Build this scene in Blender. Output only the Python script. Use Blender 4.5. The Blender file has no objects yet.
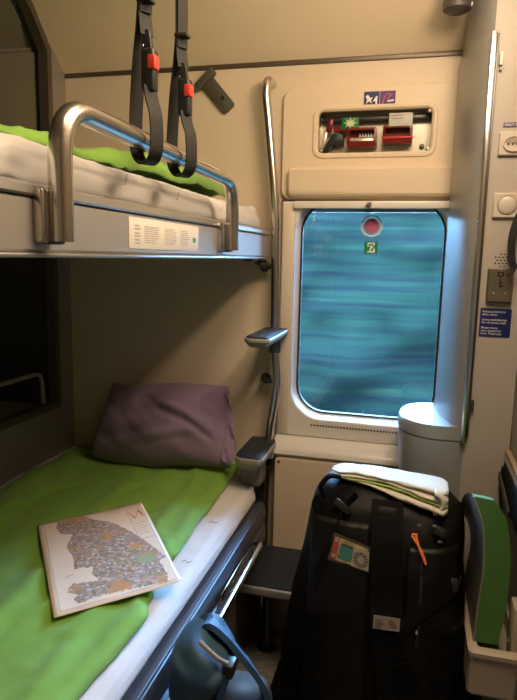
import bpy, bmesh, math, random
from mathutils import Vector, Matrix, noise

S = bpy.context.scene
COL = S.collection
PI = math.pi
random.seed(4)

# ------------------------------------------------------------------ materials
def mat(name, col, rough=0.5, metal=0.0, bump=0.0, bscale=200.0, var=0.0, vscale=8.0, spec=0.5, coat=0.0, sheen=0.0, emit=None, estr=0.0, stretch=None):
    m = bpy.data.materials.new(name); m.use_nodes = True
    nt = m.node_tree; N = nt.nodes; L = nt.links
    b = N['Principled BSDF']
    b.inputs['Base Color'].default_value = (*col, 1)
    b.inputs['Roughness'].default_value = rough
    b.inputs['Metallic'].default_value = metal
    b.inputs['Specular IOR Level'].default_value = spec
    b.inputs['Coat Weight'].default_value = coat
    b.inputs['Sheen Weight'].default_value = sheen
    tc = N.new('ShaderNodeTexCoord'); mp = N.new('ShaderNodeMapping')
    L.new(tc.outputs['Object'], mp.inputs['Vector'])
    if stretch: mp.inputs['Scale'].default_value = stretch
    if var > 0:
        n = N.new('ShaderNodeTexNoise'); n.inputs['Scale'].default_value = vscale; n.inputs['Detail'].default_value = 5
        L.new(mp.outputs[0], n.inputs['Vector'])
        r = N.new('ShaderNodeValToRGB')
        r.color_ramp.elements[0].position = 0.3; r.color_ramp.elements[1].position = 0.7
        r.color_ramp.elements[0].color = (*[c*(1-var) for c in col], 1)
        r.color_ramp.elements[1].color = (*[min(1, c*(1+var)) for c in col], 1)
        L.new(n.outputs['Fac'], r.inputs[0]); L.new(r.outputs[0], b.inputs['Base Color'])
    if bump > 0:
        n2 = N.new('ShaderNodeTexNoise'); n2.inputs['Scale'].default_value = bscale; n2.inputs['Detail'].default_value = 3
        L.new(mp.outputs[0], n2.inputs['Vector'])
        bp = N.new('ShaderNodeBump'); bp.inputs['Strength'].default_value = bump; bp.inputs['Distance'].default_value = 0.002
        L.new(n2.outputs['Fac'], bp.inputs['Height']); L.new(bp.outputs[0], b.inputs['Normal'])
    if emit:
        b.inputs['Emission Color'].default_value = (*emit, 1); b.inputs['Emission Strength'].default_value = estr
    return m

def glass(name, tint, ior=1.45, boost=1.0):
    m = bpy.data.materials.new(name); m.use_nodes = True
    nt = m.node_tree; N = nt.nodes; L = nt.links
    N.remove(N['Principled BSDF']); out = N['Material Output']
    t = N.new('ShaderNodeBsdfTransparent'); t.inputs[0].default_value = (*tint, 1)
    g = N.new('ShaderNodeBsdfGlossy'); g.inputs['Roughness'].default_value = 0.02
    f = N.new('ShaderNodeFresnel'); f.inputs[0].default_value = ior
    mx = N.new('ShaderNodeMixShader')
    L.new(f.outputs[0], mx.inputs[0]); L.new(t.outputs[0], mx.inputs[1]); L.new(g.outputs[0], mx.inputs[2])
    L.new(mx.outputs[0], out.inputs[0])
    return m

M = {}
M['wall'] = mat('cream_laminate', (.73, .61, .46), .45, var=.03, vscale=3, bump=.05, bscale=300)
M['panel'] = mat('cream_plastic', (.75, .62, .46), .4, bump=.04, bscale=300)
M['frame'] = mat('window_plastic', (.76, .73, .67), .3)
M['sideframe'] = mat('side_frame_plastic', (.70, .62, .49), .4)
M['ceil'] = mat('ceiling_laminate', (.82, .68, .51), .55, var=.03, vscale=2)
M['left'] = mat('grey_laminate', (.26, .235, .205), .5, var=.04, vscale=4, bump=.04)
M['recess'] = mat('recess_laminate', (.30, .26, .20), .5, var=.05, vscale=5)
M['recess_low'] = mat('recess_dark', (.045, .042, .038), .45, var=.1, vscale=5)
M['bronze'] = mat('bronze_trim', (.13, .105, .08), .4, .5)
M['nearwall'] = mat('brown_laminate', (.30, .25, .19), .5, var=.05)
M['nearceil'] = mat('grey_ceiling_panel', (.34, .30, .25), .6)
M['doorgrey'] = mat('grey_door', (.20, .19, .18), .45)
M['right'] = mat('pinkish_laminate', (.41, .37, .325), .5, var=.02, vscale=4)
M['silver'] = mat('silver_paint', (.36, .36, .35), .35, .35)
M['silver2'] = mat('sink_paint', (.30, .30, .295), .35, .1)
M['steel'] = mat('brushed_steel', (.66, .63, .58), .22, 1.0, bump=.03, bscale=120, stretch=(1, .06, 1))
M['chrome'] = mat('chrome', (.80, .80, .80), .14, 1.0)
M['dkmetal'] = mat('dark_bolt_metal', (.10, .10, .10), .4, .8)
M['bunk'] = mat('grey_anodised_metal', (.46, .44, .41), .36, .45, bump=.03, bscale=90, stretch=(1, .05, 1))
M['bunklip'] = mat('anodised_lip', (.50, .50, .49), .3, .8)
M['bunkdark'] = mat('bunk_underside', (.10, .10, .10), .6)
M['rail'] = mat('dark_blue_grey_metal', (.075, .085, .11), .42, .4)
M['floor'] = mat('speckled_vinyl', (.30, .28, .25), .55, var=.45, vscale=160)
M['white'] = mat('white_cotton', (.66, .64, .62), .85, bump=.15, bscale=500, sheen=.2)
M['green'] = mat('green_cotton', (.175, .36, .04), .85, bump=.2, bscale=500, sheen=.15, var=.07, vscale=4)
M['purple'] = mat('mauve_cotton', (.245, .175, .265), .85, bump=.15, bscale=400, sheen=.15, var=.06)
M['web'] = mat('black_webbing', (.012, .011, .010), .75, bump=.5, bscale=350)
M['blackpl'] = mat('black_plastic', (.018, .018, .018), .4)
M['redbtn'] = mat('red_plastic', (.75, .06, .04), .4)
M['red'] = mat('red_enamel', (.22, .014, .012), .25)
M['hook'] = mat('olive_grey_plastic', (.075, .07, .05), .5)
M['pad'] = mat('dark_ribbed_rubber', (.022, .028, .040), .5, spec=.3, bump=.5, bscale=250, stretch=(1, .1, 1))
M['step'] = mat('step_shell_grey', (.30, .29, .27), .5, spec=.3)
M['bag'] = mat('black_coated_fabric', (.0040, .0038, .0036), .5, spec=.18, bump=.35, bscale=260, var=.2, vscale=6)
M['bagpanel'] = mat('black_panel_fabric', (.0048, .0045, .0042), .42, spec=.22, bump=.25, bscale=240)
M['bagstrap'] = mat('black_bag_webbing', (.0035, .0033, .0031), .75, spec=.12, bump=.5, bscale=300)
M['blue'] = mat('teal_blue_nylon', (.030, .085, .140), .6, bump=.2, bscale=350, var=.12, vscale=10)
M['bluestrap'] = mat('blue_webbing', (.03, .09, .19), .5, bump=.3, bscale=300)
M['greybag'] = mat('grey_brown_nylon', (.045, .038, .032), .6, bump=.2)
M['cream'] = mat('cream_piping', (.30, .27, .22), .7)
M['orange'] = mat('orange_cord', (.85, .20, .04), .6)
M['towel'] = mat('white_terry', (.72, .70, .60), .95, bump=1.0, bscale=420, sheen=.3)
M['towelgreen'] = mat('green_terry', (.36, .50, .13), .95, bump=1.0, bscale=420)
M['seatgreen'] = mat('green_upholstery', (.07, .21, .03), .8, bump=.5, bscale=300, sheen=.2)
M['seatshell'] = mat('grey_seat_shell', (.16, .145, .13), .45)
M['housing'] = mat('beige_seat_housing', (.46, .39, .31), .5)
M['wood'] = mat('wood_edge', (.30, .22, .14), .5, var=.2, vscale=15, stretch=(1, .1, 1))
M['plate'] = mat('plate_plastic', (.54, .48, .41), .35)
M['socketshade'] = mat('socket_well', (.30, .25, .19), .4)
M['hole'] = mat('hole_black', (.01, .01, .01), .6)
M['keyplate'] = mat('key_plate_metal', (.30, .26, .20), .35, .9)
M['blue_sign'] = mat('blue_sign_film', (.008, .014, .10), .4)
M['ink_white'] = mat('white_ink', (.80, .80, .80), .5)
M['ink_grey'] = mat('grey_ink', (.42, .40, .36), .6)
M['sheet_ink'] = mat('pale_green_ink', (.47, .50, .42), .8)
M['ink_green'] = mat('green_ink', (.06, .32, .12), .6)
M['ink_black'] = mat('black_ink', (.03, .028, .025), .6)
M['purpleink'] = mat('purple_ink', (.10, .055, .17), .6)
M['paper'] = mat('map_paper', (.80, .70, .58), .7, var=.03)
M['land2'] = mat('map_orange', (.62, .33, .13), .7)
M['landgreen'] = mat('map_green', (.30, .36, .20), .7)
M['white_sticker'] = mat('sticker_white', (.80, .78, .72), .5)
M['exitgreen'] = mat('exit_green', (.005, .20, .07), .5)
M['exitcream'] = mat('exit_cream', (.80, .90, .74), .5)
M['pinkred'] = mat('red_disc', (.60, .13, .21), .5)
M['boxmetal'] = mat('bright_recess_metal', (.80, .74, .62), .3, .6)
M['lime'] = mat('photoluminescent_lime', (.60, .75, .28), .5)
M['gasket'] = mat('black_rubber', (.012, .014, .018), .5)
M['glass'] = glass('tinted_window_glass', (.80, .93, .965))
M['cover'] = glass('clear_cover', (.97, .97, .97), 1.35)
M['lamp'] = mat('lamp_diffuser', (1, 1, 1), .5, emit=(1.0, .70, .40), estr=72)
M['lamp_top'] = mat('ceiling_diffuser', (1, 1, 1), .5, emit=(1.0, .75, .50), estr=17)
M['lamp_wall'] = mat('wall_diffuser', (1, 1, 1), .5, emit=(1.0, .75, .50), estr=42)
M['detector'] = mat('dark_grey_plastic', (.07, .065, .06), .45)
M['hinge'] = mat('cream_hinge', (.80, .74, .60), .4)

def land_material():
    m = bpy.data.materials.new('map_town_print'); m.use_nodes = True
    nt = m.node_tree; N = nt.nodes; L = nt.links; b = N['Principled BSDF']; b.inputs['Roughness'].default_value = .7
    tc = N.new('ShaderNodeTexCoord')
    v = N.new('ShaderNodeTexVoronoi'); v.inputs['Scale'].default_value = 150
    L.new(tc.outputs['Object'], v.inputs['Vector'])
    sp = N.new('ShaderNodeSeparateColor'); L.new(v.outputs['Color'], sp.inputs[0])
    r = N.new('ShaderNodeValToRGB'); r.color_ramp.interpolation = 'CONSTANT'
    cols = [(0, (.33, .25, .23)), (.3, (.44, .36, .33)), (.5, (.22, .18, .17)), (.62, (.44, .29, .18)), (.78, (.22, .27, .14)), (.9, (.58, .50, .46))]
    e = r.color_ramp.elements
    e[0].position, e[0].color = 0, (*cols[0][1], 1); e[1].position, e[1].color = cols[1][0], (*cols[1][1], 1)
    for p, c in cols[2:]:
        k = e.new(p); k.color = (*c, 1)
    L.new(sp.outputs[0], r.inputs[0])
    n = N.new('ShaderNodeTexNoise'); n.inputs['Scale'].default_value = 14; L.new(tc.outputs['Object'], n.inputs['Vector'])
    r2 = N.new('ShaderNodeValToRGB'); r2.color_ramp.elements[0].position = .57; r2.color_ramp.elements[1].position = .66
    L.new(n.outputs['Fac'], r2.inputs[0])
    mx = N.new('ShaderNodeMix'); mx.data_type = 'RGBA'
    L.new(r2.outputs[0], mx.inputs[0]); L.new(r.outputs[0], mx.inputs[6]); mx.inputs[7].default_value = (.52, .27, .10, 1)
    L.new(mx.outputs[2], b.inputs['Base Color'])
    return m
M['land'] = land_material()

def foliage_material():
    m = bpy.data.materials.new('streaked_foliage'); m.use_nodes = True
    nt = m.node_tree; N = nt.nodes; L = nt.links; b = N['Principled BSDF']; b.inputs['Roughness'].default_value = .9
    b.inputs['Specular IOR Level'].default_value = .1
    tc = N.new('ShaderNodeTexCoord'); mp = N.new('ShaderNodeMapping'); mp.inputs['Scale'].default_value = (.24, .5, 9.0)
    L.new(tc.outputs['Object'], mp.inputs['Vector'])
    n = N.new('ShaderNodeTexNoise'); n.inputs['Scale'].default_value = 1.5; n.inputs['Detail'].default_value = 9; n.inputs['Roughness'].default_value = .62
    L.new(mp.outputs[0], n.inputs['Vector'])
    r = N.new('ShaderNodeValToRGB'); e = r.color_ramp.elements
    e[0].position, e[0].color = .30, (0.0009, 0.0022, 0.0022, 1)
    e[1].position, e[1].color = .74, (0.0064, 0.0164, 0.0087, 1)
    k = e.new(.44); k.color = (0.0019, 0.0050, 0.0042, 1)
    k = e.new(.56); k.color = (0.0026, 0.0090, 0.0052, 1)
    L.new(n.outputs['Fac'], r.inputs[0]); L.new(r.outputs[0], b.inputs['Base Color'])
    return m
M['foliage'] = foliage_material()
M['ground'] = mat('track_ballast', (.006, .011, .010), .9, var=.4, vscale=20)

# ------------------------------------------------------------------ mesh builder
def V(*a): return Vector(a)

class MB:
    def __init__(s): s.bm = bmesh.new(); s.mi = 0
    def faces(s, fs):
        for f in fs: f.material_index = s.mi
    def box(s, a, b, bev=0.0, seg=2, M4=None):
        t = bmesh.new(); bmesh.ops.create_cube(t, size=1)
        c = [(a[i]+b[i])/2 for i in range(3)]; d = [abs(b[i]-a[i]) for i in range(3)]
        for v in t.verts: v.co = Vector((c[i]+v.co[i]*d[i] for i in range(3)))
        if bev > 0: bmesh.ops.bevel(t, geom=t.edges[:], offset=min(bev, min(d)*.49), segments=seg, affect='EDGES', profile=.5)
        if M4: bmesh.ops.transform(t, matrix=M4, verts=t.verts)
        s._merge(t); return s
    def _merge(s, t):
        mp = {v: s.bm.verts.new(v.co) for v in t.verts}
        for f in t.faces:
            try: s.bm.faces.new([mp[v] for v in f.verts]).material_index = s.mi
            except ValueError: pass
        t.free()
    def loft(s, loops, closed=True, cap0=False, cap1=False):
        R = [[s.bm.verts.new(p) for p in lp] for lp in loops]; n = len(R[0])
        for i in range(len(R)-1):
            for j in range(n if closed else n-1):
                k = (j+1) % n
                try: s.bm.faces.new((R[i][j], R[i][k], R[i+1][k], R[i+1][j])).material_index = s.mi
                except ValueError: pass
        if cap0: s.bm.faces.new(R[0]).material_index = s.mi
        if cap1: s.bm.faces.new(R[-1][::-1]).material_index = s.mi
        return s
    def prism(s, pts, axis, a, b, bev=0.0, M4=None):
        t = bmesh.new()
        def P(p, w):
            q = list(p); q.insert(axis, w); return Vector(q)
        A = [t.verts.new(P(p, a)) for p in pts]; B = [t.verts.new(P(p, b)) for p in pts]
        t.faces.new(A); t.faces.new(B[::-1]); n = len(pts)
        for i in range(n): t.faces.new((A[i], B[i], B[(i+1) % n], A[(i+1) % n]))
        bmesh.ops.recalc_face_normals(t, faces=t.faces)
        if bev > 0:
            es = [e for e in t.edges if (e.verts[0] in A) == (e.verts[1] in A)]
            bmesh.ops.bevel(t, geom=es, offset=bev, segments=2, affect='EDGES', profile=.5)
        if M4: bmesh.ops.transform(t, matrix=M4, verts=t.verts)
        s._merge(t); return s
    def tube(s, path, r, n=14, cap=True, closed=False):
        path = [Vector(p) for p in path]; m = len(path)
        tang = []
        for i in range(m):
            a = path[(i-1) % m] if (closed or i > 0) else path[i]; b = path[(i+1) % m] if (closed or i < m-1) else path[i]
            tang.append((b-a).normalized())
        up = Vector((0, 0, 1)) if abs(tang[0].z) < .9 else Vector((1, 0, 0))
        nrm = (up - tang[0]*up.dot(tang[0])).normalized(); loops = []
        for i in range(m):
            nrm = (nrm - tang[i]*nrm.dot(tang[i])).normalized(); bi = tang[i].cross(nrm)
            rr = r[i] if isinstance(r, (list, tuple)) else r
            loops.append([path[i] + (nrm*math.cos(2*PI*k/n) + bi*math.sin(2*PI*k/n))*rr for k in range(n)])
        if closed: loops.append(loops[0])
        return s.loft(loops, True, cap and not closed, cap and not closed)
    def lathe(s, prof, o, ax, n=28):
        o = Vector(o); ax = Vector(ax).normalized()
        u = ax.orthogonal().normalized(); w = ax.cross(u); loops = []
        for r, h in prof: loops.append([o + ax*h + (u*math.cos(2*PI*k/n)+w*math.sin(2*PI*k/n))*max(r, 1e-5) for k in range(n)])
        return s.loft(loops, True, True, True)
    def ribbon(s, path, wdirs, width, th):
        path = [Vector(p) for p in path]; m = len(path); loops = []
        for i in range(m):
            t = (path[min(i+1, m-1)]-path[max(i-1, 0)]).normalized()
            w = Vector(wdirs[i] if isinstance(wdirs, list) else wdirs); w = (w - t*w.dot(t)).normalized(); n = t.cross(w)
            ww = (width[i] if isinstance(width, list) else width)/2
            loops.append([path[i]+w*ww+n*th/2, path[i]+w*ww-n*th/2, path[i]-w*ww-n*th/2, path[i]-w*ww+n*th/2])
        return s.loft(loops, True, True, True)
    def grid(s, f, nu, nv):
        return s.loft([[f(i/nu, j/nv) for j in range(nv+1)] for i in range(nu+1)], closed=False)
    def poly(s, pts):
        s.bm.faces.new([s.bm.verts.new(p) for p in pts]).material_index = s.mi; return s
    def build(s, name, m, parent=None, sharp=35, sub=0, solid=0, keep=False):
        bm = s.bm
        bmesh.ops.remove_doubles(bm, verts=bm.verts, dist=1e-6)
        if not keep: bmesh.ops.recalc_face_normals(bm, faces=bm.faces)
        me = bpy.data.meshes.new(name)
        org = Vector((0, 0, 0))
        if parent is None and len(bm.verts):
            lo = [min(v.co[i] for v in bm.verts) for i in range(3)]; hi = [max(v.co[i] for v in bm.verts) for i in range(3)]
            org = Vector(((lo[0]+hi[0])/2, (lo[1]+hi[1])/2, lo[2]))
            for v in bm.verts: v.co -= org
        bm.to_mesh(me); bm.free()
        for x in (m if isinstance(m, list) else [m]): me.materials.append(M[x] if isinstance(x, str) else x)
        me.polygons.foreach_set('use_smooth', [True]*len(me.polygons))
        if sharp and not sub: me.set_sharp_from_angle(angle=math.radians(sharp))
        o = bpy.data.objects.new(name, me); COL.objects.link(o); o.location = org
        if parent is not None:
            o.parent = parent; o.matrix_parent_inverse = Matrix.Translation(wloc(parent)).inverted()
        if solid:
            d = o.modifiers.new('thickness', 'SOLIDIFY'); d.thickness = solid; d.offset = -1
        if sub:
            d = o.modifiers.new('smooth', 'SUBSURF'); d.levels = sub; d.render_levels = sub
        return o

def wloc(o):
    return Vector(o.location) if o.parent is None else Vector((0, 0, 0))

def tag(o, label, cat, group=None, kind=None):
    if label: o['label'] = label
    if cat: o['category'] = cat
    if group: o['group'] = group
    if kind: o['kind'] = kind
    return o

def thing(name, loc, label, cat, group=None):
    o = bpy.data.objects.new(name, None); COL.objects.link(o); o.location = loc; o.empty_display_size = .05
    return tag(o, label, cat, group)

def structure(o):
    o['kind'] = 'structure'; return o

def rrect(x0, z0, x1, z1, r, n=6):
    P = []
    for cx, cz, a0 in ((x1-r, z1-r, 0), (x0+r, z1-r, 90), (x0+r, z0+r, 180), (x1-r, z0+r, 270)):
        for k in range(n+1):
            a = math.radians(a0+90*k/n); P.append((cx+r*math.cos(a), cz+r*math.sin(a)))
    return P

def yl(pts, y): return [V(p[0], y, p[1]) for p in pts]

def smooth_path(pts, n=8, closed=False):
    pts = [Vector(p) for p in pts]; out = []; m = len(pts)
    for i in range(m if closed else m-1):
        if closed: p0, p1, p2, p3 = pts[i-1], pts[i], pts[(i+1) % m], pts[(i+2) % m]
        else: p0, p1, p2, p3 = pts[max(i-1, 0)], pts[i], pts[i+1], pts[min(i+2, m-1)]
        for k in range(n):
            t = k/n
            out.append(.5*((2*p1)+(p2-p0)*t+(2*p0-5*p1+4*p2-p3)*t*t+(3*p1-p0-3*p2+p3)*t**3))
    if not closed: out.append(pts[-1])
    return out

def fillet(pts, r, n=6):
    """polyline with rounded corners"""
    pts = [Vector(p) for p in pts]; out = [pts[0]]
    for i in range(1, len(pts)-1):
        a = (pts[i-1]-pts[i]); b = (pts[i+1]-pts[i]); rr = min(r, a.length*.48, b.length*.48)
        A = pts[i]+a.normalized()*rr; B = pts[i]+b.normalized()*rr
        for k in range(n+1):
            t = k/n; out.append(A*(1-t)**2+pts[i]*2*t*(1-t)+B*t*t)
    out.append(pts[-1]); return out

def text(name, s, size, m, origin, xdir, ydir, parent, align='LEFT', th=.0002):
    c = bpy.data.curves.new(name, 'FONT'); c.body = s; c.size = size; c.align_x = align; c.extrude = th; c.space_line = 1.0
    o = bpy.data.objects.new(name, c); COL.objects.link(o)
    bpy.context.view_layer.update()
    me = bpy.data.meshes.new_from_object(o.evaluated_get(bpy.context.evaluated_depsgraph_get()))
    bpy.data.objects.remove(o); bpy.data.curves.remove(c)
    x = Vector(xdir).normalized(); y = Vector(ydir).normalized(); z = x.cross(y)
    me.transform(Matrix(((x.x, y.x, z.x, origin[0]), (x.y, y.y, z.y, origin[1]), (x.z, y.z, z.z, origin[2]), (0, 0, 0, 1))))
    me.materials.clear(); me.materials.append(M[m])
    o = bpy.data.objects.new(name, me); COL.objects.link(o)
    o.parent = parent; o.matrix_parent_inverse = Matrix.Translation(wloc(parent)).inverted()
    return o

XD, ZD = (1, 0, 0), (0, 0, 1)

# ------------------------------------------------------------------ room shell
XL, XR, YW, YB = -1.31, .295, 2.10, -.38
CEIL = [(YW, 2.050), (1.995, 2.148), (1.90, 2.232), (1.80, 2.305), (1.66, 2.368), (1.45, 2.40), (YB, 2.41)]
structure(MB().box((XL-.2, YB-.1, -.06), (XR+.1, YW+.1, 0)).build('floor', 'floor'))
def ceil_part(name, P, m_):
    m = MB(); m.loft([[V(XL-.1, y, z) for y, z in P], [V(XR+.1, y, z) for y, z in P], [V(XR+.1, y, z+.06) for y, z in P], [V(XL-.1, y, z+.06) for y, z in P], [V(XL-.1, y, z) for y, z in P]], closed=False)
    structure(m.build(name, m_, sharp=20))
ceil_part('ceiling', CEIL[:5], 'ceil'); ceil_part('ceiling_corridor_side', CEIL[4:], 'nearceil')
# window wall with its openings
m = MB()
m.box((XL-.1, YW, 0), (-.44, YW+.05, 2.2)); m.box((.10, YW, 0), (XR+.1, YW+.05, 2.2))
m.box((-.44, YW, 0), (.10, YW+.05, .785)); m.box((-.44, YW, 1.585), (.10, YW+.05, 1.74)); m.box((-.44, YW, 1.895), (.10, YW+.05, 2.2)); m.box((-.44, YW+.055, 1.56), (.10, YW+.075, 2.2)); m.box((-.44, YW, 1.585), (.10, YW+.075, 1.60))
structure(m.build('wall_window', 'wall'))
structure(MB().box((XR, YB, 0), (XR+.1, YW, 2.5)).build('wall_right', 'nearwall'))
# left wall: opening for the recess
RB, RY1 = .812, 2.0
m = MB()
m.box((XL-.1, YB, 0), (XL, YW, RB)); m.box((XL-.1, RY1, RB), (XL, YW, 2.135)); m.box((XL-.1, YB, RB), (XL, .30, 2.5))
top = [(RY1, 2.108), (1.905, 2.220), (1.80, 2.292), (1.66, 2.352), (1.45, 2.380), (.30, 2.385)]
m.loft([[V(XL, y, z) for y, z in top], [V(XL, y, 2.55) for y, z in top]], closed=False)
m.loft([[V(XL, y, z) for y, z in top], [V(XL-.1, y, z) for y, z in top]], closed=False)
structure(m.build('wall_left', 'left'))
ND = XL-.50
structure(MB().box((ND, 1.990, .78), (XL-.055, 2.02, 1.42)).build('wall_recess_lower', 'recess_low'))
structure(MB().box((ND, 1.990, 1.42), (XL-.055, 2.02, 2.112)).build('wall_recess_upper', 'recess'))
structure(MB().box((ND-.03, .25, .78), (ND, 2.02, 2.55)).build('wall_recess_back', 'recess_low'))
m = MB(); m.loft([[V(ND, y, z), V(XL-.055, y, z)] for y, z in ((1.99, 2.118), (1.86, 2.235), (1.74, 2.315), (1.5, 2.375), (.28, 2.385))], closed=False)
m.box((ND, .25, .78), (XL-.1, .29, 2.45)); m.box((ND, .25, .78), (XL-.06, 2.02, .81)); structure(m.build('ceiling_recess', 'recess'))
structure(MB().box((ND, 1.984, 2.106), (XL-.06, 1.992, 2.118), .003).build('trim_recess_seam', 'left'))
# dark reveal and bronze lip round the recess
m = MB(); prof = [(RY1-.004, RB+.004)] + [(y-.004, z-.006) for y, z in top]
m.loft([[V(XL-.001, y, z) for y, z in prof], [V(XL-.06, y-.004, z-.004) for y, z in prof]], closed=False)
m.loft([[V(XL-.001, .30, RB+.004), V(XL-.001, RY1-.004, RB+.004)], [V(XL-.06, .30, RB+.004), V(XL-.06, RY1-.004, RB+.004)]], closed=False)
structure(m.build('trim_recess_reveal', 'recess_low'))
m = MB()
lip = [(.30, RB)] + [(RY1, RB)] + top
def off(i, d):
    p = Vector(lip[i]); a = (p-Vector(lip[i-1])).normalized() if i > 0 else None; b = (Vector(lip[i+1])-p).normalized() if i < len(lip)-1 else None
    na = Vector((-a.y, a.x)) if a else None; nb = Vector((-b.y, b.x)) if b else None
    n = (na+nb).normalized() if (na and nb) else (na or nb)
    k = 1/max(.35, n.dot(na)) if na else 1
    return p+n*d*k
outer = [off(i, -.004) for i in range(len(lip))]; inner = [off(i, .022) for i in range(len(lip))]
m.loft([[V(XL+.001, p.x, p.y) for p in outer], [V(XL+.007, p.x, p.y) for p in outer], [V(XL+.007, p.x, p.y) for p in inner], [V(XL-.03, p.x, p.y) for p in inner]], closed=False)
structure(m.build('trim_recess', 'bronze'))
# wall behind the viewer with the sliding door
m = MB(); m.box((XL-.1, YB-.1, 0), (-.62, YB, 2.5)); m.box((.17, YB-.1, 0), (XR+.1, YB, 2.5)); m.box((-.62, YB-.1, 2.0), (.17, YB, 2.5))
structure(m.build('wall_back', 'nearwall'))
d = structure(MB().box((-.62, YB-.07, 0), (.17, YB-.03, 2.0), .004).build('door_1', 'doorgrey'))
MB().tube(fillet([(.10, YB-.03, .95), (.10, YB+.01, .95), (.10, YB+.01, 1.15), (.10, YB-.03, 1.15)], .02), .008).build('door_handle', 'chrome', d)
# dark joint between ceiling and window wall
structure(MB().box((XL, YW-.006, 2.040), (XR, YW+.002, 2.056), .002).build('trim_ceiling_joint', 'bronze'))
structure(MB().box((XL+.003, YW-.012, .0), (XR, YW, .085), .004).build('baseboard_window', 'silver'))

# ------------------------------------------------------------------ window
wf = thing('window_1', (-.16, 2.1, .75), None, None); structure(wf)
H = lambda d: [(x, min(z, 1.582)) for x, z in rrect(-.402-d, .836-d, .090+d, 1.594+d, .105+d, 10)]
m = MB(); m.loft([yl(rrect(-.462, .757, .122, 1.590, .004, 10), 2.10), yl(rrect(-.462, .757, .122, 1.590, .004, 10), 2.082), yl(rrect(-.458, .761, .118, 1.586, .004, 10), 2.078), yl(H(.016), 2.078), yl(H(.012), 2.081), yl(H(.0), 2.128)])
m.build('window_frame', 'frame', wf)
m = MB(); m.box((-.458, 2.074, .765), (-.418, 2.079, 1.585), .002); m.box((-.4155, 2.0772, .79), (-.4135, 2.0785, 1.56)); m.build('side_channel', 'sideframe', wf)
m = MB(); m.loft([yl(H(.001), 2.128), yl(H(-.001), 2.126), yl(H(-.006), 2.128), yl(H(-.006), 2.146)]); m.build('rubber_seal', 'gasket', wf)
m = MB(); m.prism(H(-.004), 1, 2.136, 2.140); m.build('window_pane', 'glass', wf)
m = MB()
for k in range(38):
    x = -.335+k*.0107; m.box((x, 2.0765, .7995), (x+.0055, 2.0785, .8055))
m.build('drain_slot_row', 'hole', wf)['kind'] = 'stuff'
m = MB(); m.box((-.418, 2.060, 1.566), (.112, 2.080, 1.590), .003); o = m.build('blind_cassette', 'frame', wf)
MB().lathe([(.004, 0), (.009, .006), (.009, .014), (.005, .018)], (-.164, 2.062, 1.578), (0, -1, 0)).build('blind_catch', 'chrome', o)
MB().lathe([(.0035, 0), (.0035, .003)], (-.157, 2.136, .853), (0, -1, 0)).build('pane_stud', 'dkmetal', wf)
MB().box((-.466, 2.085, 1.590), (.122, 2.1, 1.597), .001).build('head_gap', 'bronze', wf)
# sill ledge and access panel
structure(MB().prism([(2.1, .757), (2.084, .756), (2.045, .741), (2.026, .729), (2.016, .716), (2.014, .704), (2.020, .697), (2.1, .695)], 0, -.462, .12).build('trim_sill', 'frame'))
structure(MB().box((-.450, 2.030, .0), (.12, 2.1, .695)).build('wall_heater_housing', 'panel'))
ap = structure(MB().loft([yl(rrect(-.452, .10, .12, .688, .022), 2.03), yl(rrect(-.452, .10, .12, .688, .022), 2.024), yl(rrect(-.449, .103, .117, .685, .022), 2.021)], cap1=True).build('trim_access_panel', 'panel'))
MB().lathe([(.005, 0), (.005, .002)], (-.437, 2.021, .672), (0, -1, 0)).build('screw', 'dkmetal', ap)

# stickers on the pane
t = thing('alarm_sticker', (-.157, 2.135, 1.476), 'round clear sticker with a pink red disc high on the window pane', 'sticker')
m = MB(); c = (-.157, 2.1355, 1.513)
m.loft([[V(c[0]+r*math.cos(2*PI*k/40), y, c[2]+r*math.sin(2*PI*k/40)) for k in range(40)] for r, y in ((.0375, 2.1355), (.0375, 2.1345), (.0315, 2.1345), (.0315, 2.1355))])
m.build('white_ring', 'ink_white', t)
MB().lathe([(.0255, 0), (.0255, .001)], c, (0, -1, 0), 36).build('red_disc', 'pinkred', t)
t = thing('exit_sign', (-.155, 2.135, 1.42), 'small green emergency exit sticker with a running figure on the window pane', 'sign')
MB().prism(rrect(-.179, 1.418, -.133, 1.460, .002), 1, 2.1345, 2.1355).build('sign_plate', 'exitgreen', t)
m = MB(); Y0, Y1 = 2.1338, 2.1344
def ex(pts): m.prism([(-.156+x, 1.439+z) for x, z in pts], 1, Y0, Y1)
ex([(-.012, .017), (.013, .017), (.013, .006), (.008, .006), (.008, .012), (-.008, .012), (-.008, .002), (-.012, .002)])
ex([(-.012, -.017), (.014, -.017), (.014, -.004), (.008, -.003), (.008, -.011), (-.012, -.012)])
ex([(-.004, .006), (.004, .008), (.005, .001), (-.002, -.003)]); ex([(-.003, -.002), (.003, -.001), (.000, -.010), (-.006, -.010)]); ex([(.003, .004), (.010, .000), (.008, -.003), (.002, .0)])
m.build('running_figure', 'exitcream', t)

# ------------------------------------------------------------------ equipment panel above the window
ep = MB()
RH = lambda d: rrect(-.346-d, 1.750-d, .020+d, 1.882+d, .016+d)
ep.loft([yl(rrect(-.470, 1.597, .13, 1.958, .032), 2.1), yl(rrect(-.470, 1.597, .13, 1.958, .032), 2.088), yl(rrect(-.467, 1.60, .127, 1.955, .032), 2.084), yl(RH(.019), 2.084), yl(RH(.016), 2.079), yl(RH(.007), 2.079), yl(RH(.001), 2.084), yl(RH(0), 2.10)])
structure(ep.build('trim_equipment_panel', 'panel'))
structure(MB().loft([yl(rrect(-.447, 1.604, .13, 1.703, .02), 2.084), yl(rrect(-.444, 1.607, .127, 1.700, .02), 2.070), yl(rrect(-.437, 1.614, .12, 1.693, .018), 2.064)], cap1=True).build('trim_padded_bar', 'panel'))
m = MB(); m.loft([yl(RH(.001), 2.098), yl(RH(.004), 2.152)], cap1=True); structure(m.build('wall_equipment_niche', 'boxmetal'))
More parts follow.
